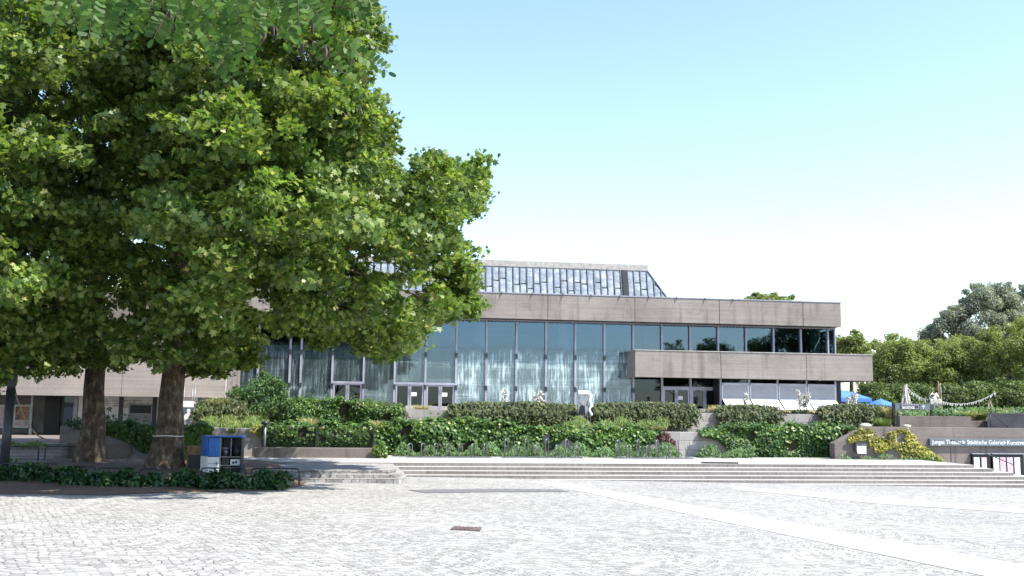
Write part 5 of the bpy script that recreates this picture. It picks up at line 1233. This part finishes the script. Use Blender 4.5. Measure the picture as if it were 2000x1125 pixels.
ptree('young_tree', 'sparse young tree with open branches right of the upper windows', [(1628, 660), (1648, 648), (1664, 642), (1682, 655), (1690, 680), (1680, 700), (1630, 700)], 90, 26, .5, .9, 330, .25, .42, 'robtree', tmax=1.5)
ptree('young_tree', 'wispy tree top with feathered twigs between the young tree and the willow', [(1690, 670), (1718, 655), (1740, 648), (1755, 655), (1800, 672), (1812, 655), (1830, 665), (1830, 700), (1690, 700)], 95, 20, .4, .8, 260, .22, .4, 'robtree', tmax=1.5)
ptree('distant_tree', 'tree top just showing over the roof parapet', [(1446, 578), (1470, 573), (1500, 571), (1528, 573), (1545, 580), (1545, 640), (1440, 640)], 130, 40, .8, 1.4, 330, .35, .6, 'robtree', tmax=2)
# trees across the square behind the photographer, seen mirrored in the upper windows
def rtree(label, px0, px1, pyt, Yt, n):
    Ym = 2*FY-Yt; q = [XZ(a, b, Ym) for a, b in ((px0, 760), (px0+8, pyt+25), ((px0*2+px1)/3, pyt+4), ((px0+px1*2)/3, pyt), (px1-8, pyt+22), (px1, 760))]
    simple_tree('square_tree', label, 'tree', q, Yt, pz(q[0][0], Yt), n, .9, 1.7, 120, .3, .5, M['darktree'], 'trees across the square mirrored in the windows', 3, SPRAY)
rtree('lower round tree mirrored in the second and third upper window', 1284, 1350, 664, -32, 40)
rtree('rounded tree mirrored left of the tallest ones', 1345, 1432, 657, -34, 46)
rtree('tree mirrored beside the middle upper windows', 1452, 1525, 652, -30, 50)
rtree('tallest tree mirrored in the last upper windows', 1508, 1640, 610, -28, 90)

# ================================================================== LOCUST BRANCH OVER THE CAMERA
lo = thing('locust_tree', 'locust tree whose feathery leaflets and brown pods hang in at the top', 'tree', (-3.6, -2.2, pz(-3.6, -2.2)))
mb = MB(); mb.tube([(-3.6, -2.2, -.1), (-3.5, -2.1, 1.6), (-3.3, -1.7, 3.4), (-3.0, -1.2, 5.0)], [.22, .18, .15, .1], 12); mb.build('trunk', M['bark'], lo, True)
YB = 3.4
bp = [Vector((-3.2, -1.6, 3.7)), Vector((-2.4, .6, 4.35)), W(250, -190, 2.9), W(450, -150, 3.3), W(620, -120, 3.5), W(720, -70, 3.6)]
mb = MB(); mb.tube(bp, [.09, .06, .035, .022, .014, .006], 8); limb_mb = mb
P, N, T, S = [], [], [], []; rach = MB()
def compound(a, d, L, size, pairs):
    a = Vector(a); d = Vector(d).normalized(); side = d.cross(Vector((random.gauss(0, .25), -1, random.gauss(.15, .25)))).normalized(); nn = side.cross(d).normalized(); pts = []
    for j in range(7): u = j/6; pts.append(a+d*L*u+Vector((0, 0, -.10*L*u*u)))
    rach.tube(pts, .0013, 4, False)
    for j in range(pairs+1):
        u = .2+.8*j/pairs; p = a+d*L*u+Vector((0, 0, -.10*L*u*u)); sz = size*(1-.25*abs(u-.5))
        for sgn in ((-1, 1) if j < pairs else (0,)):
            td = (side*sgn+d*.35).normalized() if sgn else d; q = p+td*sz*.56
            P.append(q); T.append(td); N.append(nn+Vector((random.gauss(0, .3), random.gauss(0, .3), random.gauss(0, .3)))); S.append(sz)
def at(px, py, Y): return W(px, py, Y)
for i in range(46):
    px = random.uniform(110, 690); lim = 8+75*math.exp(-((px-430)/110)**2)+40*math.exp(-((px-620)/80)**2)
    py = random.uniform(-95, max(-20, lim-60)); Y = random.uniform(3.0, 4.0); a = at(px, py, Y); e = at(px+random.uniform(-40, 60), py+random.uniform(50, 90), Y+random.uniform(-.1, .1))
    L = random.uniform(.15, .21); compound(a, e-a, L, random.uniform(.031, .040), random.randint(8, 11))
for (x0, y0, x1, y1, Y, n) in ((655, 78, 758, 130, 3.5, 9), (590, 20, 690, 92, 3.5, 8), (640, 10, 722, 20, 3.6, 8), (600, 70, 690, 150, 3.6, 7), (400, 60, 455, 145, 3.2, 8), (470, 40, 430, 120, 3.2, 7), (330, 20, 300, 70, 3.1, 7), (520, 20, 470, 100, 3.3, 8), (120, -60, 105, 40, 3.2, 6), (260, -20, 225, 55, 3.2, 6), (355, 0, 420, 80, 3.3, 8), (420, -30, 360, 60, 3.3, 8), (540, -40, 585, 60, 3.4, 8), (690, -60, 728, 10, 3.6, 7)):
    a, e = at(x0, y0, Y), at(x1, y1, Y); compound(a, e-a, (e-a).length, .036, n+2)
tw = MB()
for i in range(16):
    px = 150+i*36; b0 = bp[2].lerp(bp[5], i/15) if i else bp[2]; tw.tube([b0, at(px+10, -60, 3.3), at(px+random.uniform(-10, 30), random.uniform(-20, 40), 3.4)], [.006, .004, .002], 5, False)
leafmesh('leaflets', P, N, S, LEAFLET, M['robinia'], lo, np.array([tuple(t_) for t_ in T]), fold=.18)
limb_mb.add(tw.v, tw.f); limb_mb.add(rach.v, rach.f); limb_mb.build('limb', M['twig'], lo, True)
for px, py, L in ((297, -8, 46), (168, -15, 35), (330, 20, 45), (378, 25, 38), (535, 50, 34), (574, 45, 32), (582, 10, 60), (592, 82, 36), (634, 88, 36), (606, 30, 40), (515, 60, 24), (640, 90, 28)):
    for k in range(random.randint(1, 3)):
        a = at(px+random.uniform(-5, 5), py, 3.35); e = at(px+random.uniform(-9, 7), py+L*random.uniform(.7, 1), 3.35+random.uniform(-.03, .03)); mid = a.lerp(e, .5)+Vector((random.uniform(-.01, .01), 0, 0)); d = .0055
        pm = MB(); pm.tube([a, a.lerp(mid, .5), mid, mid.lerp(e, .6), e], [.0015, d, d*1.15, d, .001], 6)
        pm.build('seed_pod', M['pod'], lo, True)
